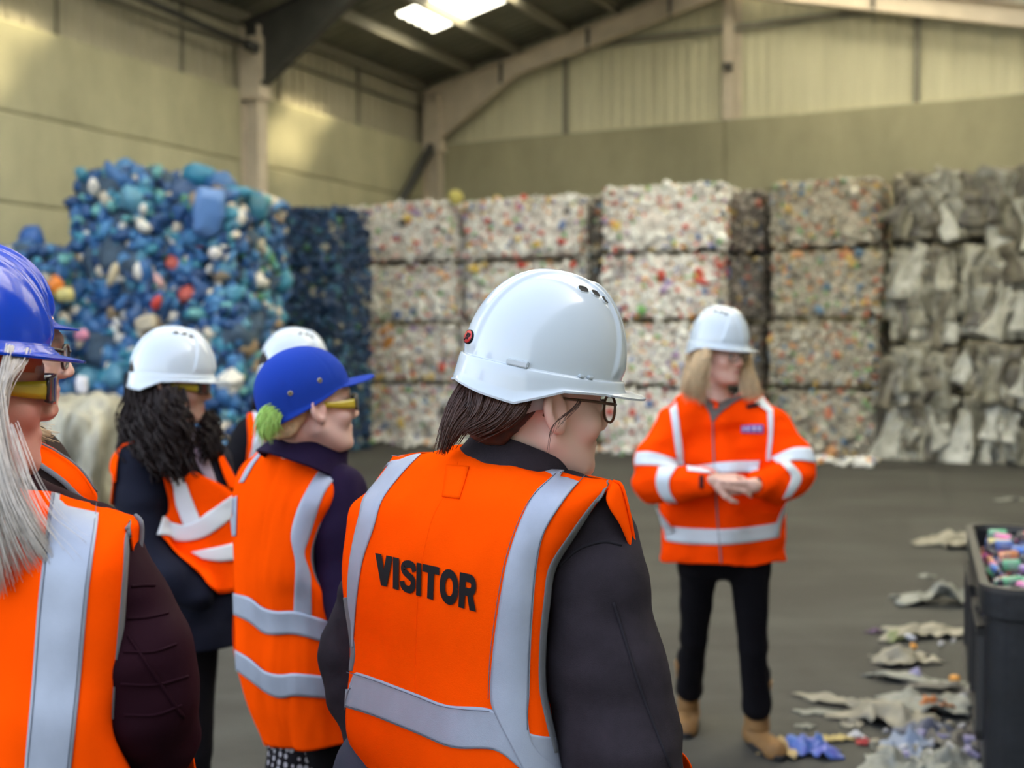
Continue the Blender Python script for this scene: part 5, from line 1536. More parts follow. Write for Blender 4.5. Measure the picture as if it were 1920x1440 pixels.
# ================================================================== the guide facing the group
def person_guide():
    H = Head(W(1348, 664, 4.33), -138, -2, 0, .97)
    nb = W(1340, 752, 4.36); hip = W(1352, 1030, 4.40)
    t = empty('person', foot_of(hip), label='blonde person in orange long-sleeved jacket, white hard hat, black leggings and tan boots, hands clasped', cat='person')
    shR, elR, wrR = W(1265, 800, 4.33), W(1226, 900, 4.25), W(1330, 900, 4.05)
    shL, elL, wrL = W(1440, 800, 4.33), W(1488, 890, 4.25), W(1414, 910, 4.03)
    fl, frr = G(1290, 1356), G(1420, 1396)
    kn1, kn2 = (hip + fl) * .5 + Vector((-.045, -.03, .02)), (hip + frr) * .5 + Vector((.045, -.03, .02))
    an1, an2 = fl + Vector((0, 0.02, .10)), frr + Vector((0, .02, .10))
    h1, h2 = W(1310, 1060, 4.42), W(1405, 1060, 4.38)
    rest = [(H.to((0, -.034, -.05)), nb, .047, .054), (nb, W(1345, 850, 4.38), .06, .10), (W(1345, 850, 4.38), hip, .085, .085), (W(1345, 790, 4.37), shR, .05, .04), (W(1345, 790, 4.37), shL, .05, .04), (shR, elR, .04, .038), (elR, wrR, .036, .025), (shL, elL, .04, .038), (elL, wrL, .036, .025),
            (hip, h1, .07, .05), (hip, h2, .07, .05), (h1, kn1, .05, .034), (kn1, an1, .032, .022), (h2, kn2, .05, .034), (kn2, an2, .032, .022)]
    hands = [hand_prims(wrR + Vector((.01, 0, 0)), (1, -.12, -.10), (.1, .7, -.7), .95, .42, -1), hand_prims(wrL + Vector((-.005, 0, 0)), (-1, .05, -.12), (0, .8, .6), .95, .55, 1)]
    figure_body('body', H, None, rest, t, M_skin, (.70, .42, .33), .0042, hands)
    eyes(H, t); hair_cap(H, t, M_hair_b, front=.03, h=.006, low=-.10, ear=False, thick=.012)
    g = [[(1308, 662, 4.27), (1298, 690, 4.24), (1288, 720, 4.22), (1284, 752, 4.24)], [(1325, 656, 4.24), (1318, 680, 4.22), (1304, 715, 4.21), (1308, 752, 4.22)], [(1330, 656, 4.25), (1324, 690, 4.24), (1322, 725, 4.24), (1326, 752, 4.25)]]
    strands('hair', [Wa(q) for q in g], 420, .0016, M_hair_b, t, jit=.009, seed=43)
    g = [[(1398, 650, 4.36), (1402, 690, 4.32), (1412, 720, 4.28), (1428, 742, 4.27)], [(1392, 660, 4.36), (1395, 700, 4.30), (1400, 730, 4.26), (1408, 748, 4.25)]]
    strands('hair', [Wa(q) for q in g], 420, .0016, M_hair_b, t, jit=.011, seed=44)
    fall('hair', H, 100, 260, .22, 500, .0014, M_hair_b, t, jit=.008, seed=45)
    hat(H, t, HAT_W, tilt=-3, lift=-.002)
    spectacles(H, t, M_frame_k, .0016)
    zc = W(1360, 1056, 4.3).z
    ch = [[(W(1305, 785, 4.37), .09), (W(1302, 860, 4.37), .115), (W(1300, 960, 4.38), .12), (W(1303, 1060, 4.39), .127), (W(1303, 1120, 4.39), .12)],
          [(W(1390, 785, 4.37), .09), (W(1400, 860, 4.37), .115), (W(1408, 960, 4.38), .12), (W(1410, 1060, 4.39), .127), (W(1410, 1120, 4.39), .12)],
          [(W(1300, 780, 4.35), .07), (W(1268, 800, 4.33), .080), (W(1232, 862, 4.28), .084), (W(1228, 898, 4.24), .080), (W(1275, 910, 4.15), .066), (W(1322, 902, 4.07), .048)],
          [(W(1400, 780, 4.35), .07), (W(1438, 800, 4.33), .080), (W(1480, 855, 4.28), .084), (W(1486, 890, 4.24), .080), (W(1455, 908, 4.15), .066), (W(1424, 908, 4.07), .048)],
          [(W(1352, 800, 4.36), .09), (W(1352, 900, 4.34), .125), (W(1354, 1120, 4.36), .13)],
          [(W(1290, 762, 4.36), .045), (W(1345, 790, 4.30), .05), (W(1415, 758, 4.36), .045)]]
    wl_, wr_ = np.array(W(1330, 901, 4.058)), np.array(W(1415, 908, 4.045))
    jk, jme = garment('orange_jacket', ch, M_orange_j, t, h=.006, folds=.010, fs=(10, 10, 16), seed=101, k=.035, cut=lambda p: np.maximum(zc + .015 * vnoise(p * np.array([1, 1, 0]), 9, 3) - p[:, 2], -1))
    bv = bvh_of(jme); D = 4.2
    T = lambda a, b, **k: strip('reflective_tape', a, b, bv, M_tape_w, jk, off=.006, dg=D, n=36, **k)
    T([(1247, 746), (1258, 775), (1264, 831), (1270, 874)], [(1268, 744), (1271, 775), (1277, 831), (1281, 874)])
    T([(1428, 738), (1438, 769), (1441, 815), (1438, 864)], [(1450, 740), (1449, 769), (1449, 815), (1446, 864)])
    T([(1182, 850), (1219, 848), (1267, 862)], [(1180, 872), (1219, 873), (1271, 878)])
    T([(1236, 876), (1231, 903), (1237, 925), (1256, 946)], [(1269, 877), (1256, 900), (1258, 922), (1270, 942)])
    T([(1288, 875), (1344, 868), (1424, 864)], [(1290, 884), (1340, 888), (1420, 884)])
    T([(1447, 858), (1487, 841), (1526, 841)], [(1458, 870), (1494, 864), (1531, 868)])
    T([(1459, 866), (1481, 891), (1478, 909), (1466, 934)], [(1475, 862), (1500, 891), (1497, 909), (1481, 930)])
    T([(1232, 984), (1290, 990), (1355, 992), (1420, 986), (1484, 974)], [(1234, 1012), (1290, 1019), (1355, 1021), (1420, 1014), (1482, 1003)], mm=6)
    strip('collar_lining', [(1284, 742), (1310, 752), (1328, 772), (1336, 792)], [(1425, 738), (1385, 752), (1352, 775), (1338, 792)], bv, mat('fleece_lining', (.11, .085, .075), .95, sheen=.2), jk, off=.008, dg=4.28, mm=16, sm=4)
    ring = [(1282, 735), (1300, 722), (1345, 716), (1400, 722), (1424, 736)]
    strip('orange_top', [(1334, 740), (1338, 770)], [(1352, 740), (1344, 770)], bv, M_orange_j, t, off=.014, dg=4.26, n=12)
    cord('zip', [(1337, 792), (1338, 850), (1345, 960), (1352, 1056)], bv, M_bind, jk, r=.003, off=.003, dg=D)
    strip('cuff_tab', [(1312, 892), (1312, 915)], [(1319, 892), (1319, 915)], bv, M_print, jk, off=.006, dg=D, n=8, mm=4)
    strip('cuff_tab', [(1419, 897), (1421, 916)], [(1426, 896), (1428, 916)], bv, M_print, jk, off=.006, dg=D, n=8, mm=4)
    strip('collar_tab', [(1399, 760), (1420, 756)], [(1400, 767), (1421, 763)], bv, M_print, jk, off=.008, dg=D, n=8, mm=4)
    bd = strip('chest_badge', [(1389, 797), (1432, 797)], [(1389, 812), (1432, 812)], bv, mat('purple_badge', (.17, .10, .36), .7), jk, off=.007, dg=D, n=10, mm=5)
    for x in (1393, 1401, 1412, 1422):
        strip('badge_mark', [(x, 801), (x + 5, 801)], [(x, 808), (x + 5, 808)], bv, mat('badge_mark', (.55, .50, .62), .7), bd, off=.009, dg=D, n=4, mm=3)
    # leggings and boots
    lg, lme = garment('leggings', [[(hip, .11), (h1, .078), (kn1, .052), (fl * .75 + kn1 * .25 + Vector((0, 0, .06)), .052), (fl + Vector((0, 0, .29)), .043), (fl + Vector((0, 0, .20)), .036)], [(hip, .11), (h2, .080), (kn2, .054), (frr * .75 + kn2 * .25 + Vector((0, 0, .06)), .054), (frr + Vector((0, 0, .29)), .045), (frr + Vector((0, 0, .20)), .037)]], M_black, t, h=.006, folds=.003, seed=5, k=.02)
    for f_, hd in ((fl, 168), (frr, 196)):
        a = rad(hd); fwv = Vector((-math.sin(a), math.cos(a), 0)); sd = Vector((fwv.y, -fwv.x, 0))
        b = shoe('boot', f_ - fwv * .07, hd, M_boot, t, L=.265, wd=.050, hh=.12)
        ring_loft('boot_shaft', [(f_ + Vector((0, 0, .07)), sd * .045, fwv * .056), (f_ + Vector((0, 0, .14)), sd * .046, fwv * .055), (f_ + Vector((0, 0, .23)), sd * .052, fwv * .056), (f_ + Vector((0, 0, .262)), sd * .054, fwv * .058)], M_boot, b, n=36, thick=.005, fold=.004, fsc=16)
    return t
person_guide()
# ================================================================== baled plastic
PAL_MIX = [(60, (.88, .88, .86)), (16, (.74, .73, .71)), (6, (.50, .47, .44)), (6, (.62, .09, .07)), (3, (.70, .25, .22)), (4, (.75, .55, .15)), (4, (.20, .45, .16)), (4, (.12, .20, .45)), (3, (.45, .32, .55)), (4, (.75, .35, .10)), (2, (.14, .13, .13))]
PAL_GREY = [(28, (.44, .41, .34)), (22, (.33, .30, .24)), (14, (.54, .52, .45)), (10, (.20, .17, .14)), (6, (.45, .16, .10)), (5, (.55, .38, .14)), (5, (.20, .34, .16)), (5, (.14, .24, .36)), (4, (.60, .30, .14))]
PAL_DARK = [(30, (.20, .17, .15)), (25, (.13, .115, .10)), (20, (.30, .27, .23)), (8, (.45, .42, .37)), (5, (.30, .10, .07)), (4, (.35, .26, .10)), (4, (.10, .14, .22))]
PAL_BLUE = [(24, (.035, .13, .34)), (18, (.025, .085, .24)), (12, (.06, .20, .42)), (10, (.05, .24, .36)), (8, (.015, .05, .15)), (7, (.10, .28, .42)), (6, (.60, .54, .44)), (4, (.72, .70, .66)), (1, (.50, .10, .08)), (2, (.08, .26, .14)), (3, (.30, .22, .14)), (3, (.14, .38, .40))]
PAL_BLUE_SHADED = [(40, (.012, .045, .13)), (30, (.008, .028, .08)), (12, (.03, .10, .20)), (6, (.05, .16, .22)), (5, (.25, .24, .2)), (3, (.04, .12, .06))]  # blue plastic with the shade between the stacks put into its colour
def pal_arr(p): w = np.array([a for a, b in p], float); return w / w.sum(), np.array([b for a, b in p])
M_flake = mat('baled_plastic', (.7, .7, .7), .45, attr='Col')
M_core = {}
PIECE_M = {}
for nm, p in (('mixed', PAL_MIX), ('grey', PAL_GREY), ('dark', PAL_DARK), ('blue', PAL_BLUE), ('navy', PAL_BLUE_SHADED)):  # navy: the blue palette darkened for shade
    w, c = pal_arr(p); m_ = (w[:, None] * c).sum(0)
    M_core[nm] = mat('bale_core_' + nm, tuple(m_ * (.95 if nm in ('mixed', 'grey') else .42)), .8, var=.5, vscale=7, bump=.6, bscale=14)
    PIECE_M[nm] = mat('plastic_piece_' + nm, (.6, .6, .6), .38, rand=p)
ICO = None
def ico(sub):
    bm = bmesh.new(); bmesh.ops.create_icosphere(bm, subdivisions=sub, radius=1.0)
    v = np.array([q.co[:] for q in bm.verts]); f = [tuple(x.index for x in q.verts) for q in bm.faces]; bm.free(); return v, f
ICO1, ICO2 = ico(1), ico(2)
def piece_mesh(name, seed, m, kind):
    """a squashed bottle, tub or bag"""
    v, f = ICO2; rg = np.random.default_rng(seed); q = v.copy()
    if kind == 'bottle':
        q = q * np.array([.5, .42, 1.0]); top = np.clip((q[:, 2] - .45) / .55, 0, 1); q[:, :2] *= (1 - .62 * top)[:, None]; q[:, 2] = np.clip(q[:, 2], -.85, 1.1)
    elif kind == 'tub':
        q = np.sign(q) * np.abs(q) ** .6 * np.array([.62, .5, .72])
    else:
        q = q * np.array([.8, .55, .75])
    d = fbm(q + seed * 3.1, 1.6, seed, 2)
    q = q * (1 + .28 * d)[:, None]
    return mesh(name, q, f, m, smooth=(kind != 'tub'))
KINDS3 = ('bottle', 'tub', 'bag')
PIECES = {nm: [piece_mesh('plastic_' + k, 10 + i * 3 + j, PIECE_M[nm], k) for i in range(2) for j, k in enumerate(KINDS3)] for nm in PIECE_M}
def flakes(sx, sy, sz, n, size, pal, seed, faces=('f', 'l', 'r', 't'), stretch=1.0):
    """the mass of small crushed pieces that makes the bale's faces: one mesh"""
    rg = np.random.default_rng(seed); w, c = pal_arr(pal); V, Q = ICO1
    area = {'f': sx * sz, 'l': sy * sz, 'r': sy * sz, 't': sx * sy}
    tot = sum(area[q] for q in faces); vs, fs, cs = [], [], []
    for q in faces:
        for i in range(int(n * area[q] / tot)):
            a, b = rg.random(2)
            if q == 'f': p = np.array([(a - .5) * sx, -sy / 2, b * sz])
            elif q == 'l': p = np.array([-sx / 2, (a - .5) * sy, b * sz])
            elif q == 'r': p = np.array([sx / 2, (a - .5) * sy, b * sz])
            else: p = np.array([(a - .5) * sx, (b - .5) * sy, sz])
            s = size * (.55 + .9 * rg.random()); e = rg.normal(0, 1, (3, 3)); u, _, vt = np.linalg.svd(e)
            sc = s * np.array([.5 + .5 * rg.random(), .5 + .3 * rg.random(), .30 + .25 * rg.random()])
            pts = (V * (1 + .35 * (rg.random((len(V), 1)) - .5)) * sc) @ (u @ vt).T
            pts[:, 2] *= stretch
            p = p + rg.normal(0, size * .14, 3)
            o = len(vs) * len(V); vs.append(p + pts); fs.append(np.array(Q) + o)
            cc = c[rg.choice(len(w), p=w)] * (.8 + .4 * rg.random()); cs.append(np.tile(cc, (len(V), 1)))
    return fast_mesh('crushed_pieces', np.concatenate(vs), np.concatenate(fs), M_flake, np.concatenate(cs))
def core_mesh(name, sx, sy, sz, m, amp, seed, res=.09, fs=5):
    nx, ny, nz = [max(3, int(q / res)) for q in (sx, sy, sz)]
    bm = bmesh.new(); bmesh.ops.create_cube(bm, size=1.0)
    bmesh.ops.subdivide_edges(bm, edges=bm.edges[:], cuts=max(4, int(max(sx, sy, sz) / res)), use_grid_fill=True)
    q = np.array([v.co[:] for v in bm.verts]); r = np.sign(q) * .5 * (np.abs(q) * 2) ** .92
    P = r * np.array([sx, sy, sz]) + np.array([0, 0, sz / 2])
    rl = np.linalg.norm(q, axis=1) / .5
    P = P - (q / .5) * np.clip(rl - 1.15, 0, 1)[:, None] * .10            # rounded edges
    n = q / np.linalg.norm(q, axis=1, keepdims=True)
    P = P + n * (amp * fbm(P, fs, seed, 3))[:, None]
    P[:, 2] = np.maximum(P[:, 2], 0)
    f = [tuple(x.index for x in t.verts) for t in bm.faces]; bm.free()
    return mesh(name, P, f, m)
CORE_C, FLAKE_C = {}, {}
def bale(name, loc, rz, size, kind, pal, label, group, seed, n=1000, fsize=.055, npiece=20, psize=.095, faces=('f', 'l', 'r', 't'), amp=.03, variants=4):
    sx, sy, sz = size; k = (kind, round(sx, 2), round(sz, 2), seed % variants, tuple(faces))
    t = empty(name, loc, rz, label=label, cat='bale', group=group)
    if k not in CORE_C:
        CORE_C[k] = core_mesh('bale_core', sx - .03, sy - .03, sz - .02, M_core[kind], amp, seed); FLAKE_C[k] = flakes(sx - .04, sy - .04, sz - .03, n, fsize, pal, seed, faces)
    local('bale_core', CORE_C[k], t)
    local('crushed_pieces', FLAKE_C[k], t, kind='stuff')
    rg = np.random.default_rng(seed * 7 + 1)
    fl = ['f'] * 5 + (['t'] if 't' in faces else []) + (['l'] if 'l' in faces else []) + (['r'] if 'r' in faces else [])
    for i in range(npiece):
        q = fl[rg.integers(len(fl))]; a, b = rg.random(2) * .9 + .05
        p = {'f': ((a - .5) * sx, -sy / 2 + .01, b * sz), 'l': (-sx / 2 + .01, (a - .5) * sy, b * sz), 'r': (sx / 2 - .01, (a - .5) * sy, b * sz), 't': ((a - .5) * sx, (b - .5) * sy, sz)}[q]
        s = psize * (.7 + .8 * rg.random() ** 2)
        me = PIECES[kind][rg.integers(6)]
        local(me.name, me, t, p, tuple(rg.random(3) * 6.28), (s, s, s * (.9 + .5 * rg.random())))
    return t
ROW_RZ = -TH                                              # faces across the shed
def RP(u, v, z=0): return R(u, v, z)
# --- white mixed plastic: three stacks of four, their fronts on one line parallel to the back wall
U_F = 16.1
def v_at(px, u=U_F):
    d = (px - 960.0) / F; w = Vector((d, 1, 0)); return (w * (u / w.dot(Uv))).dot(Vv)
ords = ['bottom bale', 'second bale up', 'third bale up', 'top bale']
def stack(px0, px1, u, sizes, kind, pal, what, where, group, seed, jitter=.05, off=(0, 0, 0, 0), **k):
    v0, v1 = v_at(px0, u), v_at(px1, u); z = 0
    for i, hgt in enumerate(sizes):
        dv = rng.normal(0, jitter * .5); w = (v1 - v0) * (1 - .02 * rng.random())
        lab = f'{what}, {ords[i] if len(sizes) == 4 else ["bottom bale", "middle bale", "top bale"][i]} of the {where}'
        bale(what.split(' bale')[0].replace(' ', '_').replace('-', '_') + '_bale' if False else 'plastic_bale', R(u + .55 + off[i] + rng.normal(0, .03), (v0 + v1) / 2 + dv, z), ROW_RZ + rng.normal(0, .012), (w * .975, 1.1, hgt - .05), kind, pal, lab, group, seed + i, faces=('f', 'l', 'r', 't') if i == len(sizes) - 1 else ('f', 'l', 'r'), **k)
        z += hgt
G1 = 'stacked bales of white mixed plastic'
stack(641, 850, U_F, [.97, .98, .98, 1.0], 'mixed', PAL_MIX, 'white mixed plastic bale', 'stack next to the blue bales', G1, 201, off=(0, 0, 0, -.08), n=1500, npiece=34)
stack(868, 1090, U_F + .12, [.97, .98, .98, .98], 'mixed', PAL_MIX, 'white mixed plastic bale', 'stack between the two other white stacks', G1, 211, off=(0, .05, .1, 0), n=1500, npiece=34)
stack(1125, 1348, U_F, [.97, .98, 1.0, 1.0], 'mixed', PAL_MIX, 'white mixed plastic bale', 'white stack beside the dark bales', G1, 221, off=(0, 0, 0, -.1), n=1500, npiece=34)
stack(1085, 1128, U_F + .45, [.97, .98, 1.0, .98], 'dark', PAL_GREY, 'thin greyish plastic bale', 'slot between two white stacks', 'greyish bales wedged between white stacks', 226, n=600, npiece=8)
stack(1352, 1428, U_F + .5, [.95, .98, .98, .95], 'dark', PAL_DARK, 'dark brown plastic bale', 'narrow stack beside the white ones', 'dark brown plastic bales', 231, n=1100, npiece=14)
stack(1440, 1648, U_F + .25, [1.0, .96, .98, .98], 'grey', PAL_GREY, 'grey multicoloured plastic bale', 'stack beside the clear film', 'grey multicoloured plastic bales', 241, n=1500, npiece=24)
tag(link('plastic_sheet', piece_mesh('plastic_sheet', 77, mat('yellow_film', (.62, .55, .16), .5), 'bag')), 'yellow film scrap on top between the first two white stacks', 'plastic scrap')
o = bpy.data.objects['plastic_sheet']; p = R(U_F - .05, v_at(858), 3.9); o.location = p; o.scale = (.16, .13, .18); o.rotation_euler = (.4, .3, .2)

# --- clear film bales
def film_mesh(name, sx, sy, sz, m, seed):
    me = core_mesh(name, sx, sy, sz, m, .0, seed, res=.055)
    P = np.array([v.co[:] for v in me.vertices]); n = P - np.array([0, 0, sz / 2]); n /= np.linalg.norm(n, axis=1, keepdims=True)
    a = fbm(P * np.array([1, 1, .35]), 5.5, seed, 3); b = 1 - np.abs(fbm(P * np.array([1, 1, .5]), 3.5, seed + 9, 3))
    P = P + n * (.10 * a + .10 * b - .05)[:, None]; P[:, 2] = np.maximum(P[:, 2], 0)
    me.vertices.foreach_set('co', P.astype(np.float32).ravel()); me.update(); return me
M_film_d = mat('film_dark', (.26, .23, .165), .4, col2=(.07, .06, .045), vscale=3.6, stretch=(1, 1, .4))
M_film = mat('film_clear', (.44, .42, .34), .3, col2=(.13, .12, .09), vscale=4.0, stretch=(1, 1, .35))
M_film_l = mat('film_pale', (.58, .57, .50), .28, col2=(.30, .29, .24), vscale=4)
def film_sheet(seed, m, w, h):
    n, k = 9, 13; V = []
    for i in range(k):
        for j in range(n): V.append((w * (j / (n - 1) - .5), 0, -h * i / (k - 1)))
    V = np.array(V, float); V[:, 1] = .07 * w * fbm(V, 3.0 / w * .8, seed, 3); V[:, 0] *= 1 + .35 * np.sin(V[:, 2] / h * 5 + seed)
    P = V.reshape(k, n, 3); return grid_solid('film_sheet', P, m, .006, away=(0, -50, 0))
FS = [film_sheet(i, [M_film, M_film_l, M_film_d, M_film][i % 4], .17 + .05 * (i % 4), .50 + .14 * (i % 3)) for i in range(9)]
def film_bale(px0, px1, u, z, hgt, m, label, seed, nsheet=16):
    v0, v1 = v_at(px0, u), v_at(px1, u)
    t = empty('film_bale', R(u + .6, (v0 + v1) / 2, z), ROW_RZ, label=label, cat='bale', group='bales of clear plastic film')
    sx = (v1 - v0) * .93; local('bale_core', film_mesh('bale_core', sx, 1.2, hgt - .10, m, seed), t)
    rg = np.random.default_rng(seed)
    for i in range(nsheet):
        s = .7 + .6 * rg.random()
        local('film_sheet', FS[rg.integers(9)], t, ((rg.random() - .5) * sx * .9, -.62 - .06 * rg.random(), hgt * (.45 + .5 * rg.random())), (rg.normal(0, .08), rg.normal(0, .22), rg.normal(0, .25)), (s, s, s * .9))
    return t
for c, (a, b) in enumerate(((1662, 1800), (1795, 1990))):
    wh = ('column beside the grey bales', 'end column by the frame edge')[c]
    film_bale(a, b, U_F + .25, 0, .95, M_film_l if c else M_film_d, f'clear film bale, lowest of the {wh}', 300 + c)
    film_bale(a, b, U_F + .15, .92, .72, M_film_d, f'flattened dark film bale, second up in the {wh}', 310 + c)
    film_bale(a, b, U_F + .3, 1.62, 1.38, M_film, f'tall clear film bale, third up in the {wh}', 320 + c, 22)
    film_bale(a, b, U_F + .35, 2.98, 1.0, M_film_d, f'brownish film bale, topmost of the {wh}', 330 + c)

# --- blue plastic: tall ragged stack in front of the left wall, a lower one beside it, ones behind with shade put into their colour
def blue(px, d, z, size, label, seed, rz=None, kind='blue', pal=PAL_BLUE, npc=34, ps=.15, n=560, fs=.115, group='bales of blue plastic'):
    p = W(px, 640, d); p.z = z
    return bale('blue_bale', p, rng.normal(-.22, .05) if rz is None else rz, size, kind, pal, label, group, seed, n=n, fsize=fs, npiece=npc, psize=ps, amp=.13, variants=99)
B1 = 'tall blue stack below the steel column'
for i, (z, h) in enumerate(((0, 1.05), (1.03, 1.05), (2.06, 1.40))):
    blue(272, 12.9 + (0, .05, .1)[i], z, (.98, 1.2, h), f'blue plastic bale, {("lowest", "middle", "highest")[i]} on the wall side of the tall blue stack', 400 + i)
for i, (z, h) in enumerate(((0, 1.08), (1.06, 1.08), (2.12, 1.10))):
    blue(428, 12.95 + (0, .05, .12)[i], z, (.84, 1.2, h), f'teal-tinged blue bale, {("lowest", "middle", "highest")[i]} on the open side of the tall blue stack', 410 + i)
for i, (z, h) in enumerate(((0, .9), (.88, .9), (1.76, .82))):
    blue(70, 12.7, z, (1.15, 1.2, h), f'blue plastic bale in the lower stack against the wall, {("lowest", "middle", "topmost")[i]}', 420 + i)
for i, (z, h) in enumerate(((0, .90), (.89, .90), (1.78, .90), (2.67, .86))):
    p = R(14.05, -10.08, z)
    bale('blue_bale', p, ROW_RZ, (.95, .9, h), 'navy', PAL_BLUE_SHADED, f'blue plastic bale with shade in its colour, {ords[i].replace(" bale", "")} of the shaded stack behind', 'blue bales with shade in their colour', 440 + i, faces=('f', 'l', 'r', 't') if i == 3 else ('f', 'l', 'r'), n=700, fsize=.085, npiece=14, psize=.11, amp=.05)
# loose things on the heap
def lump(name, label, px, py, d, s, kind, col, seed, rot=(0, 0, 0), cat='plastic container', group=None, sz=None):
    o = link(name, piece_mesh(name, seed, mat(name + '_%d' % seed, col, .4), kind)); o.location = W(px, py, d); o.scale = sz or (s, s, s); o.rotation_euler = rot
    return tag(o, label, cat, group)
lump('drum', 'pale blue plastic drum bulging from the top of the tall blue stack', 392, 400, 12.22, .2, 'tub', (.10, .22, .52), 61, (.2, .1, .3), sz=(.26, .24, .34))
lump('plastic_bag', 'teal plastic bag on the peak of the tall blue stack', 380, 330, 12.8, .2, 'bag', (.03, .20, .34), 62, (.2, .1, .3), 'bag', sz=(.25, .22, .18))
for i_, (x_, y_, w_, l_) in enumerate(((345, 372, .30, 'dark blue bag on the shoulder of the tall blue stack below the teal bag'), (415, 352, .26, 'blue bag sagging beside the teal bag on the stack peak'), (205, 345, .24, 'blue bag on the wall side corner of the tall blue stack'), (250, 335, .22, 'mid blue bag on top of the tall blue stack nearest its corner'), (478, 392, .24, 'teal blue bag on the open side shoulder of the blue stack'), (60, 448, .22, 'bright blue bag on top of the lower blue stack'))):
    lump('plastic_bag', l_, x_, y_, 12.75, .2, 'bag', ((.02, .07, .20), (.03, .12, .32), (.02, .09, .28), (.04, .15, .36), (.03, .16, .26), (.03, .12, .40))[i_], 140 + i_, (.2, .3 * i_, .5), 'bag', sz=(w_, .26, w_ * .85))
lump('plastic_bag', 'orange bag on the blue heap above the silver-haired person', 102, 535, 12.05, .14, 'bag', (.75, .22, .03), 63, (.2, .9, .3), 'bag')
lump('plastic_bag', 'yellow and cream bag below the orange bag on the blue heap', 122, 552, 12.05, .12, 'bag', (.62, .55, .22), 64, (.2, .5, .3), 'bag')
lump('bottle', 'cream plastic bottle in the middle of the blue heap', 212, 515, 12.15, .13, 'bottle', (.58, .50, .34), 65, (.3, .4, .2), sz=(.10, .10, .16))
lump('canister', 'pale tan canister lying on the blue heap above the curly-haired person', 273, 606, 12.1, .15, 'tub', (.50, .44, .34), 66, (.3, 1.3, .2), sz=(.13, .11, .16))
lump('bottle', 'red bottle in the blue heap above the white hat', 293, 566, 12.15, .1, 'bottle', (.55, .05, .04), 67, (.3, .4, .2))
lump('bottle', 'pink bottle in the blue heap near the cream bottle', 298, 526, 12.15, .1, 'bottle', (.60, .36, .36), 68, (.3, -.5, .2))
lump('bottle', 'white round bottle on the blue heap near its teal side', 402, 476, 12.2, .1, 'bag', (.68, .66, .66), 69, (.3, .4, .2))
lump('plastic_bag', 'pink bag low on the blue heap beside the dark brim', 155, 628, 11.9, .09, 'bag', (.58, .22, .34), 70, (.3, .4, .2), 'bag')
lump('carton', 'white upright carton standing before the blue heap', 153, 722, 10.2, .09, 'tub', (.62, .62, .70), 71, (0, 0, .2), 'carton', sz=(.085, .07, .11))
o = link('film_bundle', film_mesh('film_bundle', .68, .6, 1.05, M_film, 350)); o.location = W(138, 640, 9.8); o.location.z = 0; o.rotation_euler = (0, 0, -.2)
tag(o, 'grey bundle of clear film standing before the blue heap', 'film bundle')
o = link('plastic_bag', piece_mesh('plastic_bag', 81, mat('white_bag', (.6, .58, .5), .5), 'bag')); o.location = W(232, 790, 6.5); o.scale = (.10, .09, .075)
tag(o, 'cream bag seen between the film bundle and the dark curly hair', 'bag'); b_ = o
o.location = W(240, 895, 8.9); o.location.z = .62; 
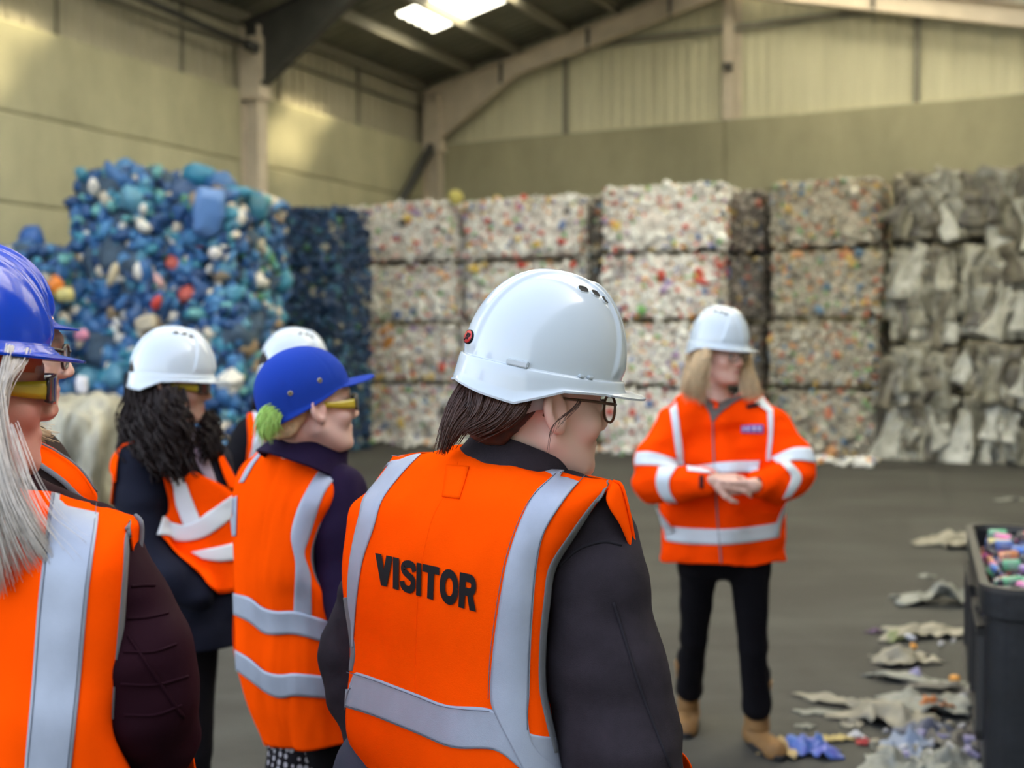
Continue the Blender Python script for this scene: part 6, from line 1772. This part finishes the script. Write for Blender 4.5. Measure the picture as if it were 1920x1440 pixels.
# ================================================================== black box of spent vapes at the edge of the floor
def pallet_box():
    A = G(1808, 1302); A.z = 0                                   # far corner on the floor
    Bn = W(1850, 640, 3.80); Bn.z = 0                            # near corner
    ax = (A - Bn); L = ax.length; ax.normalize(); cr = Vector((ax.y, -ax.x, 0))
    Wd = 1.05; Hh = .775; r = .10
    o0 = Bn
    t = empty('pallet_box', o0 + ax * L / 2 + cr * Wd / 2, label='black plastic pallet box full of coloured vapes beside the litter', cat='box')
    def outline(ins, z, taper=0.0):
        P = []
        for cx, cy, a0 in ((r, r, 180), (Wd - r, r, 270), (Wd - r, L - r, 0), (r, L - r, 90)):
            for k in range(9):
                a = rad(a0 + 90 * k / 8); P.append(o0 + cr * (cx + (r - ins) * math.cos(a)) + ax * (cy + (r - ins) * math.sin(a)) + Vector((0, 0, z)))
        return P
    M = mat('black_polymer', (.012, .013, .016), .42, bump=.15, bscale=40, var=.3, vscale=10)
    M2 = mat('black_polymer_edge', (.035, .033, .032), .5)
    rings = [outline(.03, .12), outline(.012, .14), outline(.012, Hh - .10), outline(-.004, Hh - .09), outline(-.004, Hh), outline(.020, Hh + .004), outline(.030, Hh - .01), outline(.034, .18), outline(.3, .17)]
    n = len(rings[0]); vs = [p for q in rings for p in q]; fs = grid_faces(len(rings), n, True) + [tuple(range((len(rings) - 1) * n, len(rings) * n))]
    me = mesh('shell', vs, fs, M, smooth=False); bm = bmesh.new(); bm.from_mesh(me); bmesh.ops.recalc_face_normals(bm, faces=bm.faces); bm.to_mesh(me); bm.free()
    link('shell', me, t)
    b = MB()
    P = outline(-.007, Hh - .005); Q = outline(.022, Hh - .005)
    for i in range(n):
        j = (i + 1) % n; z = Vector((0, 0, .018))
        b.add([P[i], P[j], Q[j], Q[i], P[i] + z, P[j] + z, Q[j] + z, Q[i] + z], [(4, 5, 6, 7), (0, 1, 5, 4), (2, 3, 7, 6)])
    link('rim', b.mesh('rim', M2), t)
    for k in range(3):                                           # feet / runners
        b = MB(); c = o0 + cr * (.06 + k * (Wd - .22) / 2) + ax * .03; b.box(c, cr * .11, ax * (L - .06), (0, 0, .13)); link('runner', b.mesh('runner', M), t)
    # recessed panels and ribs of the long side and the end
    for s0, s1 in ((.10, .62), (.80, L - .14)):
        b = MB(); c = o0 - cr * .0 + ax * s0 + Vector((0, 0, .24))
        for a_, h_ in (((0, 0), (s1 - s0, .03)), ((0, .36), (s1 - s0, .03)), ((0, 0), (.03, .39)), ((s1 - s0 - .03, 0), (.03, .39))):
            b.box(c + ax * a_[0] + Vector((0, 0, a_[1])) + cr * .014, ax * h_[0], -cr * .026, (0, 0, h_[1]))
        link('side_rib', b.mesh('side_rib', M2), t)
    for s0 in (.16, .36, .56, .76):
        b = MB(); c = o0 + cr * s0 + Vector((0, 0, .2)); b.box(c + ax * .014, cr * .035, -ax * .024, (0, 0, .46)); link('end_rib', b.mesh('end_rib', M), t)
    b = MB(); c = o0 + ax * .3 + Vector((0, 0, .64)); b.box(c + cr * .013, ax * .05, -cr * .022, (0, 0, .02)); link('latch', b.mesh('latch', M2), t)
    # vapes
    def vape(name, L_, r_, flat, m, m2):
        rings_ = [(0, .55), (.004, .95), (.012, 1), (L_ * .74, 1), (L_ * .80, .92), (L_ * .83, .62), (L_ * .97, .5), (L_, .34)]; N = 12; vs = []
        for z, q in rings_:
            for k in range(N):
                a = 2 * math.pi * k / N; vs.append((r_ * q * math.cos(a), r_ * q * flat * math.sin(a), z - L_ / 2))
        fs = grid_faces(len(rings_), N, True) + [tuple(reversed(range(N))), tuple(range((len(rings_) - 1) * N, len(rings_) * N))]
        me = mesh(name, vs, fs, [m, m2])
        for i, p in enumerate(me.polygons): p.material_index = 1 if i >= 4 * N and i < 7 * N else 0
        return me
    cols = [('pink', (.75, .12, .42)), ('blue', (.03, .16, .62)), ('green', (.10, .48, .24)), ('white', (.75, .75, .78)), ('purple', (.25, .10, .50)), ('orange', (.80, .28, .08)), ('black', (.02, .02, .024)), ('turquoise', (.10, .50, .48)), ('red', (.60, .04, .08)), ('yellow', (.80, .62, .08))]
    mb = mat('vape_mouthpiece', (.04, .04, .05), .3)
    mesh_c = []
    for i, (nm, c) in enumerate(cols):
        m = mat('vape_' + nm, c, .25, coat=.3, col2=tuple(min(1, q * .5 + .25) for q in c), vscale=14)
        mesh_c.append((nm, vape('vape', .118, .0165, .75 if i % 2 else 1.0, m, mb), vape('vape', .095, .022, .5, m, mb)))
    rg = np.random.default_rng(12)
    fill = .725
    M3 = mat('vape_heap', (.06, .055, .07), .4, attr='Col')
    V, Q = ICO1; vs, fs, cs = [], [], []
    for i in range(1500):                                        # the uncounted mass underneath
        p = o0 + cr * (.05 + rg.random() * (Wd - .1)) + ax * (.05 + rg.random() * (L - .1)); s = .03
        e = np.linalg.qr(rg.normal(0, 1, (3, 3)))[0]
        vs.append((V * np.array([.016, .016, .055])) @ e + np.array(p) + np.array([0, 0, fill - .062 + .03 * rg.random()])); fs.append(np.array(Q) + i * len(V)); cs.append(np.tile(np.array(cols[rg.integers(10)][1]) * .7, (len(V), 1)))
    tag(link('vape_heap', fast_mesh('vape_heap', np.concatenate(vs), np.concatenate(fs), M3, np.concatenate(cs))), 'mass of mixed vapes filling the black box', 'vapes', kind='stuff')
    placed = []
    def seg_d(p1, p2, q1, q2):
        A_ = np.linspace(0, 1, 7)[:, None]; P_ = p1 + (p2 - p1) * A_; Q_ = q1 + (q2 - q1) * A_
        return np.min(np.linalg.norm(P_[:, None] - Q_[None], axis=-1))
    tries = 0
    while len(placed) < 190 and tries < 9000:
        tries += 1
        lay = 0 if len(placed) < 110 else 1
        c_, a_ = .055 + rg.random() * ((.62 if tries % 4 else Wd - .11)), .055 + rg.random() * (L - .11)
        c_ = min(c_, Wd - .055); big = rg.random() < .65; ln_ = .118 if big else .095; th_ = rg.random() * 6.28
        cc_ = np.array([c_, a_]); dv_ = np.array([math.cos(th_), math.sin(th_)]) * (ln_ / 2 - .012)
        p1, p2 = cc_ - dv_, cc_ + dv_
        if min(p1[0], p2[0]) < .05 or max(p1[0], p2[0]) > Wd - .05 or min(p1[1], p2[1]) < .05 or max(p1[1], p2[1]) > L - .05: continue
        if any(q[2] == lay and seg_d(p1, p2, q[0], q[1]) < .037 for q in placed): continue
        placed.append((p1, p2, lay))
        nm, m1, m2 = mesh_c[rg.choice(10, p=[.13, .14, .12, .13, .10, .08, .10, .08, .07, .05])]
        o = bpy.data.objects.new('vape', m1 if big else m2); COL.objects.link(o)
        d3 = (cr * dv_[0] + ax * dv_[1]).normalized(); p = o0 + cr * c_ + ax * a_
        o.location = (p.x, p.y, fill + .006 + .036 * lay); o.rotation_euler = d3.to_track_quat('Z', 'X').to_euler()
        ln = 'long' if big else 'short flat'; f_ = a_ / L; pl = 'far end' if f_ > .75 else 'far half' if f_ > .5 else 'near half' if f_ > .25 else 'near end'; sd = 'beside the long rim' if c_ < .22 else 'in the middle' if c_ < .45 else 'away from the rim'
        ly = 'lying on top' if lay else 'half buried'
        tag(o, f'{ln} {nm} vape {ly} {sd}, {pl} of black box', 'vape', f'{ln} {nm} vapes {ly} {sd}, {pl}')
pallet_box()

# ================================================================== litter swept along the floor
def crumple(name, w, l, hgt, seed, m, n=18):
    """a crumpled sheet of film lying on the floor"""
    rg = np.random.default_rng(seed); P = []
    ph = rg.random(3) * 6
    for i in range(n):
        row = []
        for j in range(n):
            x, y = (j / (n - 1) - .5), (i / (n - 1) - .5)
            e = 1 + .20 * math.sin(2 * math.atan2(y, x) + ph[0]) + .16 * math.sin(5 * math.atan2(y, x) + ph[1])
            row.append((x * w * e, y * l * e, 0))
        P.append(row)
    P = np.array(P); q = P.reshape(-1, 3) / max(w, l)
    z = np.abs(fbm(q, 3.2, seed, 3)) + .45 * np.abs(fbm(q, 9, seed + 4, 2)); rr = np.linalg.norm(q[:, :2], axis=1)
    P[:, :, 2] = (.62 * hgt * z * np.clip(1.3 - rr * 1.7, .15, 1)).reshape(n, n) + .004
    return grid_solid(name, P, m, .003, away=(0, 0, 50))
M_l1 = mat('litter_film', (.24, .22, .175), .5, var=.3, vscale=12); M_l2 = mat('litter_film_grey', (.21, .215, .195), .45, var=.3, vscale=12); M_l3 = mat('litter_film_dark', (.12, .11, .095), .5, var=.3, vscale=12)
def litter(px, py, w, l, hgt, rz, m, label, seed, name='plastic_film', cat='litter', group='film scraps on the floor'):
    o = link(name, crumple(name, w, l, hgt, seed, m)); o.location = G(px, py); o.rotation_euler = (0, 0, rz)
    return tag(o, label, cat, group)
litter(1795, 1022, .55, .42, .16, .3, M_l1, 'pale film scrap behind the black box, farthest of the litter', 1)
litter(1770, 1132, .50, .24, .20, -.1, M_l2, 'grey rolled film scrap lying alone between box and guide', 2)
litter(1745, 1192, .50, .20, .10, .1, M_l1, 'ragged beige film in the line of litter behind the grey roll', 3)
litter(1680, 1200, .16, .10, .08, .5, mat('litter_green', (.16, .19, .08), .5), 'small greenish scrap at the tip of the ragged beige film', 4)
litter(1690, 1242, .34, .16, .09, .2, M_l1, 'beige film tuft below the orange scrap', 5)
litter(1640, 1187, .07, .05, .04, .5, mat('litter_purple', (.12, .07, .13), .5), 'dark purple scrap at the end of the litter', 6)
litter(1720, 1280, .46, .10, .06, -.35, M_l2, 'long thin strip of film with a pink end', 7)
litter(1600, 1325, .42, .10, .07, -.55, M_l1, 'long twisted beige film tail stretching towards the boots', 8)
litter(1665, 1352, .40, .20, .12, -.6, M_l1, 'wide beige film body of the twisted tail', 9)
litter(1740, 1330, .44, .24, .10, -.1, M_l2, 'greyish-beige sheet beside the box foot', 10)
litter(1752, 1332, .20, .10, .10, .1, mat('litter_orange', (.50, .17, .05), .5), 'orange-brown scrap on the greyish sheet', 11)
litter(1790, 1300, .36, .08, .07, -.6, M_l3, 'dark strip running along the box foot', 12)
litter(1690, 1410, .22, .16, .13, .7, mat('litter_blue_white', (.24, .29, .40), .4), 'bluish white crumpled bag in the near litter', 13)
litter(1745, 1385, .24, .18, .11, .2, mat('litter_navy', (.09, .10, .15), .4), 'dark blue film in the near litter', 14)
litter(1800, 1395, .30, .24, .13, .9, M_l3, 'brownish grey heap of film at the near box corner', 15)
litter(1672, 1445, .26, .20, .12, 1.2, M_l2, 'pale grey film at the bottom of the litter', 16)
litter(1775, 1440, .30, .2, .12, .2, M_l2, 'whitish grey film at the bottom beside the box', 17)
litter(1622, 1396, .06, .05, .04, .2, mat('litter_red', (.40, .04, .04), .5), 'small red scrap near the bluish bag', 18)
litter(1606, 1383, .05, .05, .05, .2, mat('litter_white', (.62, .62, .64), .5), 'small white scrap beside the red one', 19)
litter(1565, 1390, .13, .05, .03, .2, mat('litter_yellow', (.46, .36, .14), .5), 'small tan scrap between the packet and the red scrap', 20)
litter(1595, 1362, .10, .06, .03, -.4, M_l1, 'small beige scrap above the white one', 21)
litter(1535, 1338, .16, .07, .02, 0, M_l2, 'thin translucent scrap beyond the blue packet', 22)
litter(1510, 1364, .07, .05, .02, .6, M_l2, 'tiny translucent scrap nearer the boots', 23)
litter(1740, 1082, .10, .06, .03, .4, M_l2, 'tiny pale scrap behind the grey roll', 24)
litter(1895, 938, .3, .1, .03, .2, M_l2, 'pale smear of film on the floor beyond the box', 25)
lp = litter(1518, 1412, .20, .15, .10, .1, mat('packet_blue', (.07, .17, .48), .35, col2=(.12, .13, .46), vscale=18), 'blue crumpled packet beside the tan boot', 26, 'packet', 'packet', None)
litter(1478, 1410, .17, .14, .08, .9, mat('packet_tan', (.42, .30, .13), .5), 'tan crumpled packet touching the blue one beside the boot', 27, 'packet', 'packet', None)
# small bottle tops and bits among it
rg = np.random.default_rng(55)
bits = [('white', (.42, .42, .46)), ('lilac', (.28, .26, .42)), ('orange', (.65, .28, .04)), ('grey', (.30, .30, .31)), ('cream', (.32, .29, .22))]
bm_ = [mat('bit_' + n_, c_, .4) for n_, c_ in bits]
bmesh_ = [piece_mesh('plastic_bit', 90 + i, m_, KINDS3[i % 3]) for i, m_ in enumerate(bm_)]
spots = [(1708, 1208, 0), (1765, 1218, 0), (1788, 1212, 3), (1712, 1222, 2), (1700, 1400, 0), (1745, 1412, 0), (1720, 1420, 4), (1700, 1430, 1), (1745, 1430, 0), (1765, 1438, 3), (1820, 1405, 1), (1815, 1425, 1), (1828, 1430, 1), (1800, 1425, 0), (1785, 1418, 3), (1655, 1425, 4), (1640, 1415, 4), (1660, 1385, 3), (1780, 1376, 4), (1755, 1380, 3), (1805, 1378, 0), (1730, 1395, 1), (1690, 1425, 0), (1765, 1400, 1), (1790, 1285, 2), (1800, 1322, 0), (1716, 1278, 1)]
for px, py, k in spots:
    o = link('plastic_bit', bmesh_[k]); s = .022 + .016 * rg.random(); o.location = G(px, py) + Vector((0, 0, s * .45 + .02)); o.scale = (s, s, s); o.rotation_euler = tuple(rg.random(3) * 6)
    wh = 'among the beige film tufts' if py < 1250 else 'by the thin dark strip' if py < 1330 else 'around the dark blue film' if py < 1405 else 'at the near corner of the black box' if px > 1770 else 'around the bluish bag'
    tag(o, f'small {bits[k][0]} plastic bit lying {wh}', 'plastic bit', f'{bits[k][0]} bits {wh}')
# pieces fallen along the foot of the stacks
V, Q = ICO1; vs, fs, cs = [], [], []; w_, c_ = pal_arr(PAL_MIX)
for i in range(700):
    v = v_at(665, U_F) + rg.random() * (v_at(1655, U_F) - v_at(665, U_F)); u = U_F - abs(rg.normal(0, .42)) - .02; s = .02 + .05 * rg.random()
    e = np.linalg.qr(rg.normal(0, 1, (3, 3)))[0]; p = np.array(R(u, v, s * .4))
    vs.append((V * s * np.array([1, .7, .5])) @ e + p); fs.append(np.array(Q) + i * len(V)); cs.append(np.tile(c_[rg.choice(len(w_), p=w_)], (len(V), 1)))
tag(link('fallen_pieces', fast_mesh('fallen_pieces', np.concatenate(vs), np.concatenate(fs), M_flake, np.concatenate(cs))), 'loose crushed plastic fallen along the foot of the bale stacks', 'litter', kind='stuff')
